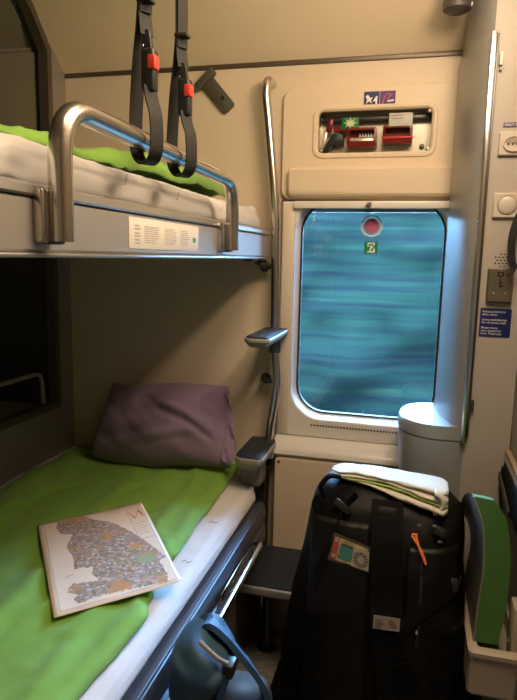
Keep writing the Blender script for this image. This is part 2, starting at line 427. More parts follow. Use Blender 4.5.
t = thing('emergency_hammer', (-.315, 2.12, 1.76), 'red emergency hammer with a black holder at the left end of the wall niche', 'hammer')
RZ = lambda a, c: Matrix.Translation(c) @ Matrix.Rotation(math.radians(a), 4, 'Y') @ Matrix.Translation([-q for q in c])
MB().box((-.321, 2.105, 1.822), (-.303, 2.13, 1.868), .006, M4=RZ(14, V(-.312, 2.12, 1.845))).build('hammer_head', 'red', t)
MB().box((-.335, 2.11, 1.765), (-.323, 2.125, 1.825), .004, M4=RZ(12, V(-.329, 2.12, 1.8))).build('hammer_tip', 'boxmetal', t)
MB().prism([(-.335, 1.757), (-.315, 1.757), (-.295, 1.785), (-.265, 1.785), (-.265, 1.812), (-.30, 1.818), (-.318, 1.79)], 1, 2.105, 2.15, .003).build('holder', 'blackpl', t)
MB().box((-.30, 2.11, 1.822), (-.256, 2.125, 1.840), .004).build('handle', 'red', t)
def equip(name, x0, x1, z0, z1, lab, teeth):
    t = thing(name, ((x0+x1)/2, 2.12, z0), lab, 'box')
    m = MB(); m.loft([yl(rrect(x0, z0, x1, z1, .006), 2.15), yl(rrect(x0, z0, x1, z1, .006), 2.108), yl(rrect(x0+.008, z0+.018, x1-.008, z1-.008, .004), 2.106), yl(rrect(x0+.008, z0+.018, x1-.008, z1-.008, .004), 2.14)], cap1=True)
    m.build('case', 'red', t)
    if teeth:
        MB().box((x0+.009, 2.125, z0+.012), (x1-.009, 2.138, z1-.03), .001).build('metal_plate', 'boxmetal', t)
        for k in range(6):
            x = x0+.038+k*.0095; MB().prism([(x, z1-.03), (x+.008, z1-.03), (x+.004, z1-.017)], 1, 2.118, 2.138).build('tooth', 'boxmetal', t)
    else:
        MB().box((x0-.004, 2.103, z0+.014), (x1+.004, 2.110, z0+.022), .003).build('rim', 'redbtn', t)
    return t
equip('first_aid_case', -.252, -.153, 1.772, 1.834, 'red open case with a toothed metal plate in the middle of the wall niche', True)
equip('seal_case', -.134, -.038, 1.780, 1.838, 'dark red empty case at the right of the wall niche below the paper notice', False)
t = thing('burst_sign', (-.243, 2.1, 1.828), 'lime green starburst sign above the toothed red case in the niche', 'sign')
MB().box((-.272, 2.108, 1.830), (-.215, 2.1095, 1.868), .001).build('sign_plate', 'exitgreen', t)
pts = []
for k in range(16):
    r = .024 if k % 2 == 0 else .012; a = 2*PI*k/16; pts.append((-.243+r*math.cos(a), 1.849+.8*r*math.sin(a)))
MB().prism(pts, 1, 2.1065, 2.1078).build('star', 'lime', t)
MB().prism([(-.243+.010*math.cos(2*PI*k/14), 1.846+.009*math.sin(2*PI*k/14)) for k in range(14)], 1, 2.105, 2.1063).build('star_centre', 'exitcream', t)
t = thing('paper_notice', (-.078, 2.1, 1.832), 'pale pink paper notice taped at the top right of the wall niche', 'notice')
MB().box((-.116, 2.104, 1.834), (-.040, 2.1055, 1.876), .0005).build('sheet', 'white_sticker', t)
m = MB()
for z in (1.866, 1.857): m.box((-.108, 2.1032, z), (-.07, 2.1038, z+.0025))
m.build('print_lines', 'ink_grey', t)
tag(MB().lathe([(.008, 0), (.008, .006), (.005, .007)], (-.006, 2.150, 1.775), (0, -1, 0)).build('niche_lock', 'dkmetal'), 'small round dark lock at the lower right of the wall niche', 'lock')
tag(MB().box((-.346, 2.12, 1.858), (.018, 2.148, 1.874), .003).build('niche_bar', 'dkmetal'), 'dark horizontal bar along the top back of the wall niche', 'bar')
cv = tag(MB().prism(RH(-.002), 1, 2.092, 2.094).build('clear_cover', 'cover'), 'clear plastic cover closing the emergency equipment niche', 'cover')
for x, z in ((-.338, 1.757), (.012, 1.757), (.012, 1.875)): MB().lathe([(.006, 0), (.006, .003), (.003, .004)], (x, 2.092, z), (0, -1, 0), 16).build('cover_screw', 'keyplate', cv)
t = thing('pictogram_sticker', (-.148, 2.084, 1.892), 'small dark purple double pictogram sticker above the equipment niche', 'sticker')
MB().box((-.199, 2.0825, 1.892), (-.149, 2.084, 1.940)).build('left_square', 'blue_sign', t)
MB().box((-.1475, 2.0825, 1.892), (-.098, 2.084, 1.940)).build('right_square', 'purpleink', t)
m = MB()
m.prism([(-.194, 1.925), (-.186, 1.930), (-.178, 1.920), (-.170, 1.922), (-.176, 1.912), (-.172, 1.902), (-.182, 1.910), (-.192, 1.902), (-.188, 1.914)], 1, 2.0815, 2.0824)
m.prism([(-.170, 1.908), (-.160, 1.925), (-.155, 1.925), (-.156, 1.900), (-.161, 1.900), (-.161, 1.910)], 1, 2.0815, 2.0824)
m.build('white_figure', 'ink_white', t)
m = MB(); m.prism([(-.124, 1.906), (-.103, 1.908), (-.103, 1.913), (-.124, 1.910)], 1, 2.0815, 2.0824)
m.build('white_bar', 'ink_white', t)
m = MB(); m.tube(smooth_path([(-.138, 2.082, 1.90), (-.132, 2.082, 1.92), (-.122, 2.082, 1.932), (-.115, 2.082, 1.922), (-.125, 2.082, 1.912), (-.108, 2.082, 1.930)], 4), .002, 6)
m.build('red_figure', 'pinkred', t)

# wall hook (dark T-shaped)
t = thing('hanging_hook', (-.70, 2.1, 1.90), 'dark olive T-shaped plastic coat hook slanting on the end wall', 'hook')
A, B = V(-.744, 2.085, 2.000), V(-.672, 2.085, 1.918)
ang = math.degrees(math.atan2(B.z-A.z, B.x-A.x))
R2 = Matrix.Translation(A) @ Matrix.Rotation(-math.radians(ang), 4, 'Y')
MB().prism(rrect(-.01, -.024, .128, .024, .012), 1, -.002, .012, .003, R2).build('hook_plate', 'hook', t)
MB().box((-.022, -.016, -.043), (.006, .010, .043), .008, 3, R2).build('hook_crossbar', 'hook', t)
MB().box((.075, -.0035, .0), (.09, -.001, .012), .001, 2, R2).build('catch_slot', 'hole', t)

# ------------------------------------------------------------------ upper bunk
UB0 = .12
ub = thing('upper_bunk', (-.9, 1.1, 1.40), 'grey metal upper bunk on the left with a steel guard rail', 'bunk')
m = MB()
def endprof(y, inset):  # fascia section in xz
    return [V(x-inset, y, z) for x, z in ((-.53, 1.398), (-.504, 1.398), (-.500, 1.403), (-.500, 1.468), (-.5045, 1.472), (-.53, 1.472))]
m.loft([endprof(UB0, 0), endprof(2.045, 0), endprof(2.066, .004), endprof(2.078, .014)], True, True, True)
m.build('fascia', 'bunk', ub)
m = MB(); lp = lambda y, i: [V(x-i, y, z) for x, z in ((-.525, 1.473), (-.499, 1.473), (-.497, 1.476), (-.499, 1.487), (-.507, 1.492), (-.525, 1.492))]
m.loft([lp(UB0, 0), lp(2.045, 0), lp(2.066, .004), lp(2.078, .014)], True, True, True); m.build('top_lip', 'bunklip', ub)
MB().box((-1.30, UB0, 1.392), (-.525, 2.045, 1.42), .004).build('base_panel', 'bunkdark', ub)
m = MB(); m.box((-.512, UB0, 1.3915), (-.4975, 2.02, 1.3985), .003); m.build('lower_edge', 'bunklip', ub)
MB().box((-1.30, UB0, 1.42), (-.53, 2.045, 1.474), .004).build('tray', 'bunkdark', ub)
gr = MB().tube(fillet([(-.474, .742, 1.414), (-.474, .742, 1.597), (-.474, 1.530, 1.589), (-.474, 1.536, 1.415)], .075, 10), .0165, 20).build('guard_rail', 'steel', ub)
for y0, y1 in ((.714, .744), (1.488, 1.524)):
    MB().box((-.500, y0, 1.412), (-.484, y1, 1.483), .003).build('rail_bracket', 'steel', gr)
for y in (.742, 1.536): MB().box((-.500, y-.013, 1.41), (-.476, y+.013, 1.424), .004).build('rail_foot', 'dkmetal', gr)
st = MB().box((-.5002, .992, 1.409), (-.4988, 1.347, 1.4655), .0004).build('instruction_sticker', 'white_sticker', ub)
m = MB()
for c0, c1 in ((1.055, 1.125), (1.15, 1.215), (1.235, 1.295)):
    for k in range(8):
        z = 1.450-k*.0042; m.box((-.4987, c0, z), (-.4985, c1-random.random()*.02, z+.0014))
for k, z in enumerate((1.450, 1.444, 1.436, 1.431, 1.424, 1.418)): m.box((-.4987, 1.015, z), (-.4985, 1.034+.004*(k % 2), z+.0025))
m.build('print_lines', 'ink_grey', st)
MB().box((-.4987, 1.31, 1.428), (-.4984, 1.327, 1.439)).build('green_mark', 'ink_green', st)
MB().tube(fillet([(-.54, 2.03, 1.385), (-.515, 2.03, 1.37), (-.515, 2.085, 1.37)], .02), .010).build('hinge_arm', 'dkmetal', ub)
MB().box((-.535, 1.86, 1.384), (-.505, 1.93, 1.393), .003).build('latch', 'dkmetal', ub)

# upper mattress + rumpled blanket
def nz(p, s): return noise.noise(Vector(p)*s)
um = thing('upper_mattress', (-.9, 1.1, 1.475), 'white sheeted mattress lying in the upper bunk', 'mattress')
m = MB()
def umat(u, v):
    y = UB0+.02+u*(2.035-UB0-.02)
    prof = [(-1.28, 1.476), (-1.28, 1.556), (-.60, 1.562), (-.560, 1.559), (-.542, 1.550), (-.534, 1.538), (-.530, 1.525), (-.530, 1.500), (-.536, 1.489), (-.548, 1.4765)]
    f = v*(len(prof)-1); i = min(int(f), len(prof)-2); t = f-i
    x = prof[i][0]*(1-t)+prof[i+1][0]*t; z = prof[i][1]*(1-t)+prof[i+1][1]*t
    w = 1 if i >= 2 else .3
    d = .003*nz((x*1.5, y, z*4), 7)*w + .003*nz((x, y*2, z*3), 16)*w
    return V(x+d*.9, y, z+d*(.8 if z > 1.49 else 0))
m.grid(umat, 90, 36); m.build('sheeted_mattress', 'white', um, sharp=0, solid=.004)
for (y, z, s) in ((1.03, 1.535, 1), (1.28, 1.530, .8), (1.6, 1.535, .8)):
    m = MB(); m.tube(smooth_path([(-.524, y-.004*s, z-.012*s), (-.522, y, z), (-.523, y+.003*s, z-.004*s), (-.524, y+.006*s, z+.010*s)], 5), .0008, 5); m.build('sheet_print', 'sheet_ink', um)
MB().box((-1.25, 2.02, 1.485), (-.545, 2.062, 1.572), .03, 5).build('mattress_end', 'white', um)
m = MB()
def ublank(u, v):
    y = .25+u*(1.945-.25); a = v
    edge = -.575+.018*math.sin(y*5)+.02*nz((y, 0, 3), 4)
    x = edge-.005-a*.62
    h = .034*math.exp(-((a-.07)/.10)**2)*(1+.5*nz((y, 2, 1), 6)) + .012
    if a < .02: h *= .3
    fold = .012*nz((x*3, y, 0), 9)+.007*nz((x*2, y*2, 4), 18)
    e = min(1, (1-u)*14)
    return V(x+.006*nz((y, 5, x), 11), y, 1.567+(h*(.55 if y < .9 else min(1.55, .55+(y-.9)*1.5))+fold*.8+.010*max(0, nz((y, 0, 9), 2.3)))*max(.25, e)**.5)
m.grid(ublank, 90, 34); tag(m.build('green_blanket', 'green', sharp=0, solid=.006), 'bright green rumpled blanket on the upper bunk mattress', 'blanket')

# ------------------------------------------------------------------ safety straps hanging from the ceiling
def strap(y0, zb, lab):
    x0 = -.474
    t = thing('safety_strap', (x0, y0, 1.56), lab, 'strap', 'bunk safety straps')
    wv = V(.88, .47, 0)
    wv = V(.52, .85, 0); hd = V(.85, -.52, 0)
    def q(h, z, n=0): return V(x0, y0, z)+hd*h+wv*n
    web = MB()
    web.ribbon(smooth_path([q(-.004, 2.405), q(-.004, 2.1), q(-.002, 1.86), q(-.002, zb+.10), q(.004, zb+.058)], 4), tuple(wv), .026, .003)
    web.ribbon(smooth_path([q(.003, 2.405), q(.004, 2.1), q(.003, 1.88), q(.002, zb+.095)], 4), (.62, .78, 0), .022, .003)
    web.box((x0-.014, y0-.012, 2.395), (x0+.014, y0+.012, 2.409), .002)
    web.build('webbing', 'web', t)
    MB().box((x0-.012, y0-.012, 1.822), (x0+.014, y0+.012, 1.829), .002).build('strap_keeper', 'web', t)
    path = smooth_path([q(-.003, zb+.115), q(-.009, zb+.075), q(-.022, zb+.01), q(-.031, zb-.06), q(-.033, 1.605), q(-.028, 1.578), q(-.010, 1.560), q(.012, 1.558), q(.028, 1.570), q(.033, 1.595), q(.030, 1.635), q(.019, zb-.05), q(.012, zb-.025)], 5)
    MB().ribbon(path, tuple(wv), .026, .0032).build('loop', 'web', t)
    bk = MB().box((x0-.004, y0-.013, zb-.035), (x0+.020, y0+.011, zb+.036), .005, 3).build('buckle', 'blackpl', t)
    MB().prism([(-.010, .0), (.010, .0), (.005, .032), (-.004, .034)], 1, -.006, .006, .002, Matrix.Translation(V(x0+.004, y0, zb+.034))).build('buckle_tongue', 'blackpl', t)
    MB().box((x0+.010, y0-.0155, zb+.001), (x0+.0235, y0+.006, zb+.024), .002).build('release_button', 'redbtn', bk)
    MB().box((x0-.001, y0-.0145, zb+.036), (x0+.003, y0-.011, zb+.041), .001).build('steel_pin', 'chrome', bk)
strap(1.012, 1.712, 'black safety strap with red release button, nearer the camera')
strap(1.178, 1.708, 'black safety strap with red release button, farther, beside the coat hook')

# ------------------------------------------------------------------ ladder pole with two steps
ld = thing('boarding_ladder', (-.49, 2.05, 0), 'bent steel ladder pole with two grey steps on the window wall', 'ladder')
pole = smooth_path([(-.520, 2.045, 1.93), (-.507, 2.045, 1.82), (-.480, 2.045, 1.57), (-.474, 2.045, 1.39), (-.470, 2.045, 1.11), (-.459, 2.045, .97), (-.464, 2.045, .88), (-.478, 2.045, .775), (-.490, 2.045, .62), (-.492, 2.045, .45)], 6)
topb = fillet([(-.512, 2.098, 1.982), (-.520, 2.05, 1.985), (-.5205, 2.045, 1.932)], .04, 6)
MB().tube(topb[:-1]+pole+[V(-.492, 2.045, .2), V(-.492, 2.045, .001)], .0155, 16).build('pole', 'steel', ld)
for z, x in ((1.365, -.474), (.958, -.460)):
    b = MB().tube([(x, 2.045, z), (x-.045, 2.06, z), (x-.05, 2.098, z)], .009, 12).build('stand_off', 'dkmetal', ld)
    MB().lathe([(.020, 0), (.018, .008)], (x-.05, 2.1, z), (0, -1, 0), 20).build('rose', 'dkmetal', b)
def step(x0, x1, y0, y1, z, th, drop):
    r = (x1-x0)*.42
    def out(d): # D-shaped plan with a rounded front
        P = [(x1-d, y1-d), (x0+d, y1-d)]
        for k in range(9):
            a = PI+PI/2*k/8; P.append((x0+r+(r-d)*math.cos(a), y0+r+(r-d)*math.sin(a)))
        for k in range(7):
            a = 1.5*PI+PI/2*k/6; q = r*.45; P.append((x1-q+(q-d)*math.cos(a), y0+q+(q-d)*math.sin(a)))
        return P
    s = MB(); L = lambda d, zz: [V(p[0], p[1], zz) for p in out(d)]
    s.loft([L(.016, z-th-drop*.3), L(.006, z-th*.75), L(0, z-th*.45), L(0, z-.004), L(.003, z)], True, True, True)
    s.box((-.495, 2.0, z-th-drop), (-.455, 2.07, z-th*.4), .008)
    o = s.build('step', 'step', ld)
    MB().loft([L(.006, z-.001), L(.006, z+.003), L(.009, z+.0045)], True, False, True).build('tread_pad', 'pad', o)
step(-.514, -.424, 1.775, 2.070, 1.147, .024, .018)
step(-.556, -.450, 1.825, 2.078, .738, .036, .02)
for z in (1.085, .67): MB().tube([(-.468 if z > 1 else -.492, 2.045, z-.02), (-.468 if z > 1 else -.489, 2.045, z+.03)], .021, 16).build('step_clamp', 'dkmetal', ld)
MB().box((-.556, 1.925, .600), (-.482, 2.025, .704), .014, 3).build('step_bracket', 'step', ld)
# black floor step
fs = thing('floor_step', (-.42, 1.95, 0), 'low black step with steel edge on a post beside the lower bunk', 'step')
MB().box((-.500, 1.728, .318), (-.285, 2.018, .348), .008, 3).build('step_body', 'silver', fs)
MB().box((-.493, 1.736, .347), (-.292, 2.012, .352), .002).build('tread_pad', 'pad', fs)
MB().tube([(-.440, 1.93, .32), (-.440, 1.93, .0)], .020, 18).build('post', 'dkmetal', fs)
MB().lathe([(.035, 0), (.033, .006), (.02, .008)], (-.440, 1.93, 0), ZD, 24).build('foot', 'dkmetal', fs)
MB().box((-.430, 2.008, .25), (-.29, 2.022, .33), .003).build('wall_bracket', 'silver', fs)

# ------------------------------------------------------------------ lower bunk
lb = thing('lower_bunk', (-.9, 1.1, 0), 'lower berth with a dark metal front rail and bright grab bar', 'bunk')
fr = MB().prism([(-.500, .552), (-.474, .562), (-.458, .556), (-.452, .535), (-.452, .520), (-.458, .516), (-.458, .486), (-.452, .482), (-.450, .440), (-.456, .425), (-.500, .425)], 1, .12, 1.90).build('front_rail', 'rail', lb)
MB().box((-.478, .12, .558), (-.460, 1.90, .566), .003).build('rail_trim', 'rail', fr)
MB().box((-.462, .12, .455), (-.440, 1.75, .468), .005).build('lower_lip', 'chrome', fr)
gb = MB().tube(fillet([(-.452, 1.715, .495), (-.418, 1.70, .515), (-.416, 1.22, .515), (-.416, 1.165, .515), (-.452, 1.135, .500)], .03, 6), .0095, 14).build('grab_bar', 'chrome', lb)
MB().box((-.453, 1.40, .488), (-.446, 1.62, .512), .002).build('grab_plate', 'steel', lb)
MB().box((-1.30, .12, .42), (-.53, 2.02, .535), .004).build('mattress_base', 'bunkdark', lb)
MB().box((-1.30, .12, .0), (-.515, 2.07, .42), .004).build('base_panel', 'seatshell', lb)
MB().box((-.516, 1.30, .04), (-.508, 1.75, .38), .002).build('access_flap', 'silver', lb)
MB().box((-.60, 1.93, .425), (-.532, 2.07, .533), .012, 3).build('end_post', 'silver', lb)

lm = thing('lower_mattress', (-.9, 1.1, .535), 'white sheeted mattress on the lower bunk', 'mattress')
m = MB()
def lmat(u, v):
    y = .14+u*(2.085-.14)
    prof = [(-1.303, .536), (-1.303, .605), (-1.28, .616), (-.56, .612), (-.520, .609), (-.503, .600), (-.493, .586), (-.490, .572), (-.492, .562), (-.50, .5535)]
    f = v*(len(prof)-1); i = min(int(f), len(prof)-2); t = f-i
    x = prof[i][0]*(1-t)+prof[i+1][0]*t; z = prof[i][1]*(1-t)+prof[i+1][1]*t
    d = .003*nz((x, y*.7, z*4), 9) + .002*nz((x, y*2, z*3), 20)
    wl = max(0, 1-abs(x+1.303)/.06)*.018*(1+.7*nz((0, y, 0), 6))
    k = max(0, min(1, (y-1.90)/.12)); x = min(x, -.49-.085*k*k*(3-2*k))
    return V(x+(d if v > .55 else 0), y, z+d+(wl if .05 < v < .5 else 0))
m.grid(lmat, 100, 45); m.build('sheeted_mattress', 'white', lm, sharp=0, solid=.004)
MB().box((-1.29, 2.05, .545), (-.59, 2.092, .606), .022, 4).build('mattress_end', 'white', lm)
for (x, y, s) in ((-.545, .97, 1.0), (-.53, 1.36, .9), (-.54, 1.60, .8), (-.515, .82, 1.0)):
    m = MB(); m.tube(smooth_path([(x-.015*s, y-.004, .6125), (x-.006*s, y+.006, .6135), (x+.002*s, y-.004, .6135), (x+.014*s, y+.006, .6125)], 5), .0009, 5); m.build('sheet_print', 'sheet_ink', lm)

m = MB()
EDGE = [(.14, -.545), (.60, -.535), (.85, -.532), (1.0, -.520), (1.08, -.512), (1.15, -.535), (1.24, -.565), (1.31, -.580), (1.345, -.556), (1.42, -.560), (1.60, -.573), (1.80, -.580), (2.06, -.590)]
def edge_x(y):
    for (a, xa), (b, xb) in zip(EDGE, EDGE[1:]):
        if a <= y <= b:
            t = (y-a)/(b-a); t = t*t*(3-2*t); return xa*(1-t)+xb*t
    return EDGE[-1][1]
def lblank(u, v):
    y = .14+u*(2.05-.14)
    xe = edge_x(y); xl = -1.268+.012*nz((0, y, 7), 5)
    # denser towards the front edge
    x = xe+(xl-xe)*v
    long = .010*max(0, nz((x*5+y*1.1, y*1.0, 1), 1.25))
    z = .6285+.009*nz((x*2.2+y*.5, y*1.2, 0), 3.5)+long*1.3+.006*nz((x*4-y*1.5, y*2, 5), 5)+.002*nz((x*3, y*3, 2), 12)
    # folds fanning from the bent corner by the map
    dx, dy = x+.57, y-1.33; r = math.hypot(dx, dy); a = math.atan2(dy, -dx)
    z += .013*math.exp(-r/.28)*(math.cos(a*6.0)*.5+.5)
    z += .011*math.exp(-((x-(xe-.03))/.02)**2)*(.5+.9*max(0, nz((0, y, 3), 4)))
    # gentle ridges running along the bed
    z += .009*max(0, math.sin((x+.18*y)*26+1.3*math.sin(y*3)+2*nz((x, y, 0), 3)))**3
    z -= .012*math.exp(-v/.012)
    return V(x, y, max(z, .6235 if v > .02 else .6165))
m.grid(lblank, 150, 70); tag(m.build('green_blanket', 'green', sharp=0, solid=.0045), 'large green cover spread over the lower bunk under the map', 'blanket')

# map sheet
TLc, TRc, BRc, BLc = V(-.980, 1.373, .645), V(-.772, 1.594, .645), V(-.483, 1.209, .640), V(-.687, 1.005, .645)
def mp(s, t, lift=0):
    p = (TLc*(1-s)+TRc*s)*(1-t)+(BLc*(1-s)+BRc*s)*t
    z = .646+.006*math.sin(PI*s)*math.sin(PI*t)+.004*abs(math.sin(PI*t*1.0+.4))*s+lift
    if t > .5: z += .0
    return V(p.x, p.y, z+(.004 if s > .8 else 0)*(s-.8)/.2)
t = thing('town_map', ((TLc+BRc)/2)[:2]+(.63,), 'paper town map with a mauve and orange print lying on the green cover', 'map')
m = MB(); m.grid(lambda a, b: mp(a, b), 24, 24); m.build('paper_sheet', 'paper', t, sharp=0, solid=.0006)
LAND = [(.171, .040), (.290, .030), (.410, .029), (.505, .121), (.600, .185), (.686, .259), (.787, .412), (.850, .510), (.899, .601), (.972, .753), (.897, .763), (.918, .890), (.897, .975), (.80, .955), (.719, .951), (.565, .945), (.394, .931), (.249, .938), (.177, .946), (.165, .894), (.203, .878), (.120, .829), (.151, .787), (.190, .770), (.306, .794), (.378, .803), (.334, .725), (.360, .669), (.217, .637), (.230, .508), (.198, .411), (.226, .329), (.281, .252), (.183, .203), (.150, .120)]
def inside(p, poly):
    r = False
    for i in range(len(poly)):
        a, b = poly[i], poly[i-1]
        if (a[1] > p[1]) != (b[1] > p[1]) and p[0] < (b[0]-a[0])*(p[1]-a[1])/(b[1]-a[1])+a[0]: r = not r
    return r
m = MB(); NG = 110
cells = {}
def cv_(i, j):
    if (i, j) not in cells: cells[(i, j)] = m.bm.verts.new(mp(i/NG, j/NG, .0009))
    return cells[(i, j)]
for i in range(NG):
    for j in range(NG):
        c = ((i+.5)/NG, (j+.5)/NG); w = (c[0]+.012*nz((c[0], c[1], 0), 25), c[1]+.012*nz((c[0], c[1], 4), 25))
        if inside(w, LAND): m.bm.faces.new((cv_(i, j), cv_(i+1, j), cv_(i+1, j+1), cv_(i, j+1)))
m.build('printed_town', 'land', t, sharp=0)
m = MB(); m.grid(lambda a, b: mp(.72+.15*a+.02*b, .665+.09*b, .0013), 8, 5); m.build('printed_park', 'landgreen', t, sharp=0)
m = MB()
def line(pts, w=.0012):
    q = []
    for (a, b), (c, d) in zip(pts, pts[1:]):
        for k in range(8): q.append(mp(a+(c-a)*k/8, b+(d-b)*k/8, .0010))
    q.append(mp(*pts[-1], .0010)); m.ribbon(q, (0, 1, .0) if abs(pts[0][0]-pts[1][0]) > abs(pts[0][1]-pts[1][1]) else (1, 0, 0), w, .0003)
line([(.05, .97), (.05, .03), (.97, .03), (.97, .97), (.05, .97)][:2]); line([(.05, .03), (.97, .03)]); line([(.97, .03), (.97, .97)]); line([(.05, .97), (.97, .97)])
line([(.82, .06), (.82, .50)]); line([(.82, .50), (.96, .50)]); line([(.82, .06), (.96, .06)])
for k in range(5): line([(.84, .30+.035*k), (.94-.02*(k % 2), .30+.035*k)], .0014)
line([(.60, .045), (.78, .05)], .002); line([(.62, .075), (.76, .08)], .0014)
line([(.13, .70), (.20, .685)], .003)
m.build('print_lines', 'ink_grey', t)
m = MB(); m.tube(smooth_path([mp(.84, .13, .0012), mp(.87, .22, .0012), mp(.92, .14, .0012), mp(.95, .22, .0012), mp(.93, .10, .0012)], 5), .0009, 5); m.build('key_sketch', 'pinkred', t)

# pillow
pw = thing('pillow', (-.87, 1.97, .61), 'purple mauve pillow leaning on the end wall of the lower bunk', 'pillow')
PBL, PBR, PTR, PTL = V(-1.130, 1.925, .655), V(-.590, 1.935, .660), V(-.640, 2.060, .925), V(-1.110, 2.062, .885)
nrm = ((PBR-PBL).cross(PTL-PBL)).normalized()
if nrm.y > 0: nrm = -nrm
def pil(side):
    def f(u, v):
        p = (PBL*(1-u)+PBR*u)*(1-v)+(PTL*(1-u)+PTR*u)*v
        b = (max(0, math.sin(PI*u))**.40)*(max(0, math.sin(PI*v))**.46)
        ear = math.exp(-(((u-.03)/.10)**2+((v-.97)/.10)**2))
        dip = math.exp(-((u-.16)/.08)**2)*max(0, v-.6)*2.2
        def crease(c, w, u0, u1): # soft fold: a rounded ridge falling into a narrower valley
            d = (v-c)/w; m_ = max(0, min(1, (u-u0)*6))*max(0, min(1, (u1-u)*6)); m_ = m_*m_*(3-2*m_)
            return m_*(math.exp(-(d-.6)**2)-.8*math.exp(-((d+.5)*1.5)**2))
        wr = .012*nz((u*2.2+v*1.5, v*1.2-u, 0), 2.3)+.004*nz((u*4+v*3, v*2-u*1.2, 3), 2.6)
        wr += .014*crease(.70-.75*(u-.45)**1.0, .085, .42, 1.0)+.008*crease(.30+.35*(u-.1), .09, .0, .55)+.006*crease(.84-.20*u, .07, .20, .8)
        wr += .010*crease(.52-1.1*(u-.70), .07, .66, 1.02)+.006*crease(.12+.25*u, .06, .3, .9)
        th = .125 if side > 0 else .022
        sag = -.034*(1-v)*math.exp(-((u-.34)/.28)**2)
        q = p + nrm*side*(b*th + (wr*b if side > 0 else 0)) + V(-.012*(1-v)*math.sin(PI*v)*(u < .3), 0, sag+.010*math.sin(u*PI)*v-.026*dip*(1-ear)+.016*ear)
        q.y = min(q.y, 2.094); q.z = max(q.z, .630)
        return q
    return f
m = MB(); m.grid(pil(1), 90, 70); m.grid(pil(-1), 90, 70); m.build('pillow_body', 'purple', pw, sharp=0)
m = MB()
def flap(u, v):
    a = PBR.lerp(PTR, v)+V(-.025, -.025, -.01+.0*v); out = V(.050, .008-.02*v, -.012)
    w = .5+.6*math.sin(PI*v)**.7
    q = a+out*u*w+V(0, -.006+.010*nz((u*2, v*6, 1), 2.2)+.008*math.sin(v*14+u*3)*u, .006*nz((u, v*4, 4), 3)-.015*u*(1-v))
    q.z += .045*(1-v)**2; q.z = max(q.z, .655); q.y = min(q.y, 2.085); return q
m.grid(flap, 10, 24); m.build('pillowcase_flap', 'purple', pw, sharp=0, solid=.003)

# steel rail stowed in the recess of the left wall
tag(MB().tube(fillet([(XL-.024, 1.30, .955), (XL-.024, 1.925, .952), (XL-.024, 1.932, .822)], .045, 8), .0085, 12).build('stowed_rail', 'silver'), 'thin grey bent rail standing in the dark recess beside the lower bunk', 'rail')

# ------------------------------------------------------------------ washbasin cabinet, right corner
wc = thing('washbasin_cabinet', (.2, 1.95, 0), 'silver corner washbasin cabinet with a curved door right of the window', 'cabinet')
CURVE = [(.100, 2.099), (.103, 2.03), (.109, 1.96), (.119, 1.90), (.133, 1.85), (.150, 1.815), (.165, 1.800)]
cur = [Vector((p[0], p[1])) for p in smooth_path([(x, y, 0) for x, y in CURVE], 5)]
def ceil_z(y):
    for (a, za), (b, zb) in zip(CEIL, CEIL[1:]):
        if b <= y <= a: return za+(zb-za)*(a-y)/(a-b)
    return 2.4
m = MB(); m.loft([[V(p.x, p.y, .90) for p in cur], [V(p.x, p.y, ceil_z(p.y)-.012) for p in cur]], closed=False); m.build('column_side', 'silver2', wc, sharp=0)
m = MB(); m.loft([[V(.165, 1.80, 0), V(XR-.002, 1.80, 0)], [V(.165, 1.80, 2.290), V(XR-.002, 1.80, 2.290)]], closed=False)
m.loft([[V(.165, 1.80, 2.290), V(XR-.002, 1.80, 2.290)], [V(.165, 1.83, 2.27), V(XR-.002, 1.83, 2.27)]], closed=False); m.build('front_panel', 'right', wc)
# door shell: offset outward
def offc(d):
    out = []
    for i, p in enumerate(cur):
        a = cur[max(i-1, 0)]; b = cur[min(i+1, len(cur)-1)]; t = (b-a).normalized(); n = Vector((t.y, -t.x))
        n = n if n.x < 0 or n.y < 0 else -n
        out.append(p+n*d)
    return out
o1, o2 = offc(.003), offc(.011)
o2 = o2[3:]; o1 = o1[3:]
m = MB(); z0, z1 = .905, 2.000
m.loft([[V(p.x, p.y, z0) for p in o1], [V(p.x, p.y, z0) for p in o2], [V(p.x, p.y, z1-.004) for p in o2], [V(p.x, p.y, z1) for p in o1]], closed=False)
dr = m.build('curved_door', 'silver', wc)
e = o2[-1]
m = MB(); m.box((e.x-.002, 1.782, .872), (e.x+.013, 1.797, 2.002), .003); m.build('door_edge', 'chrome', dr)
MB().box((e.x+.014, 1.790, .89), (e.x+.019, 1.801, 1.998), .001).build('door_gap', 'dkmetal', wc)
MB().box((.181, 1.786, 1.915), (.190, 1.800, 1.950), .003).build('hinge', 'hinge', wc)
MB().lathe([(.004, 0), (.004, .01)], (.186, 1.8, 1.908), (0, -1, 0), 12).build('hinge', 'dkmetal', wc)
MB().box((.174, 1.786, .972), (.186, 1.800, 1.003), .002).build('latch', 'dkmetal', wc)
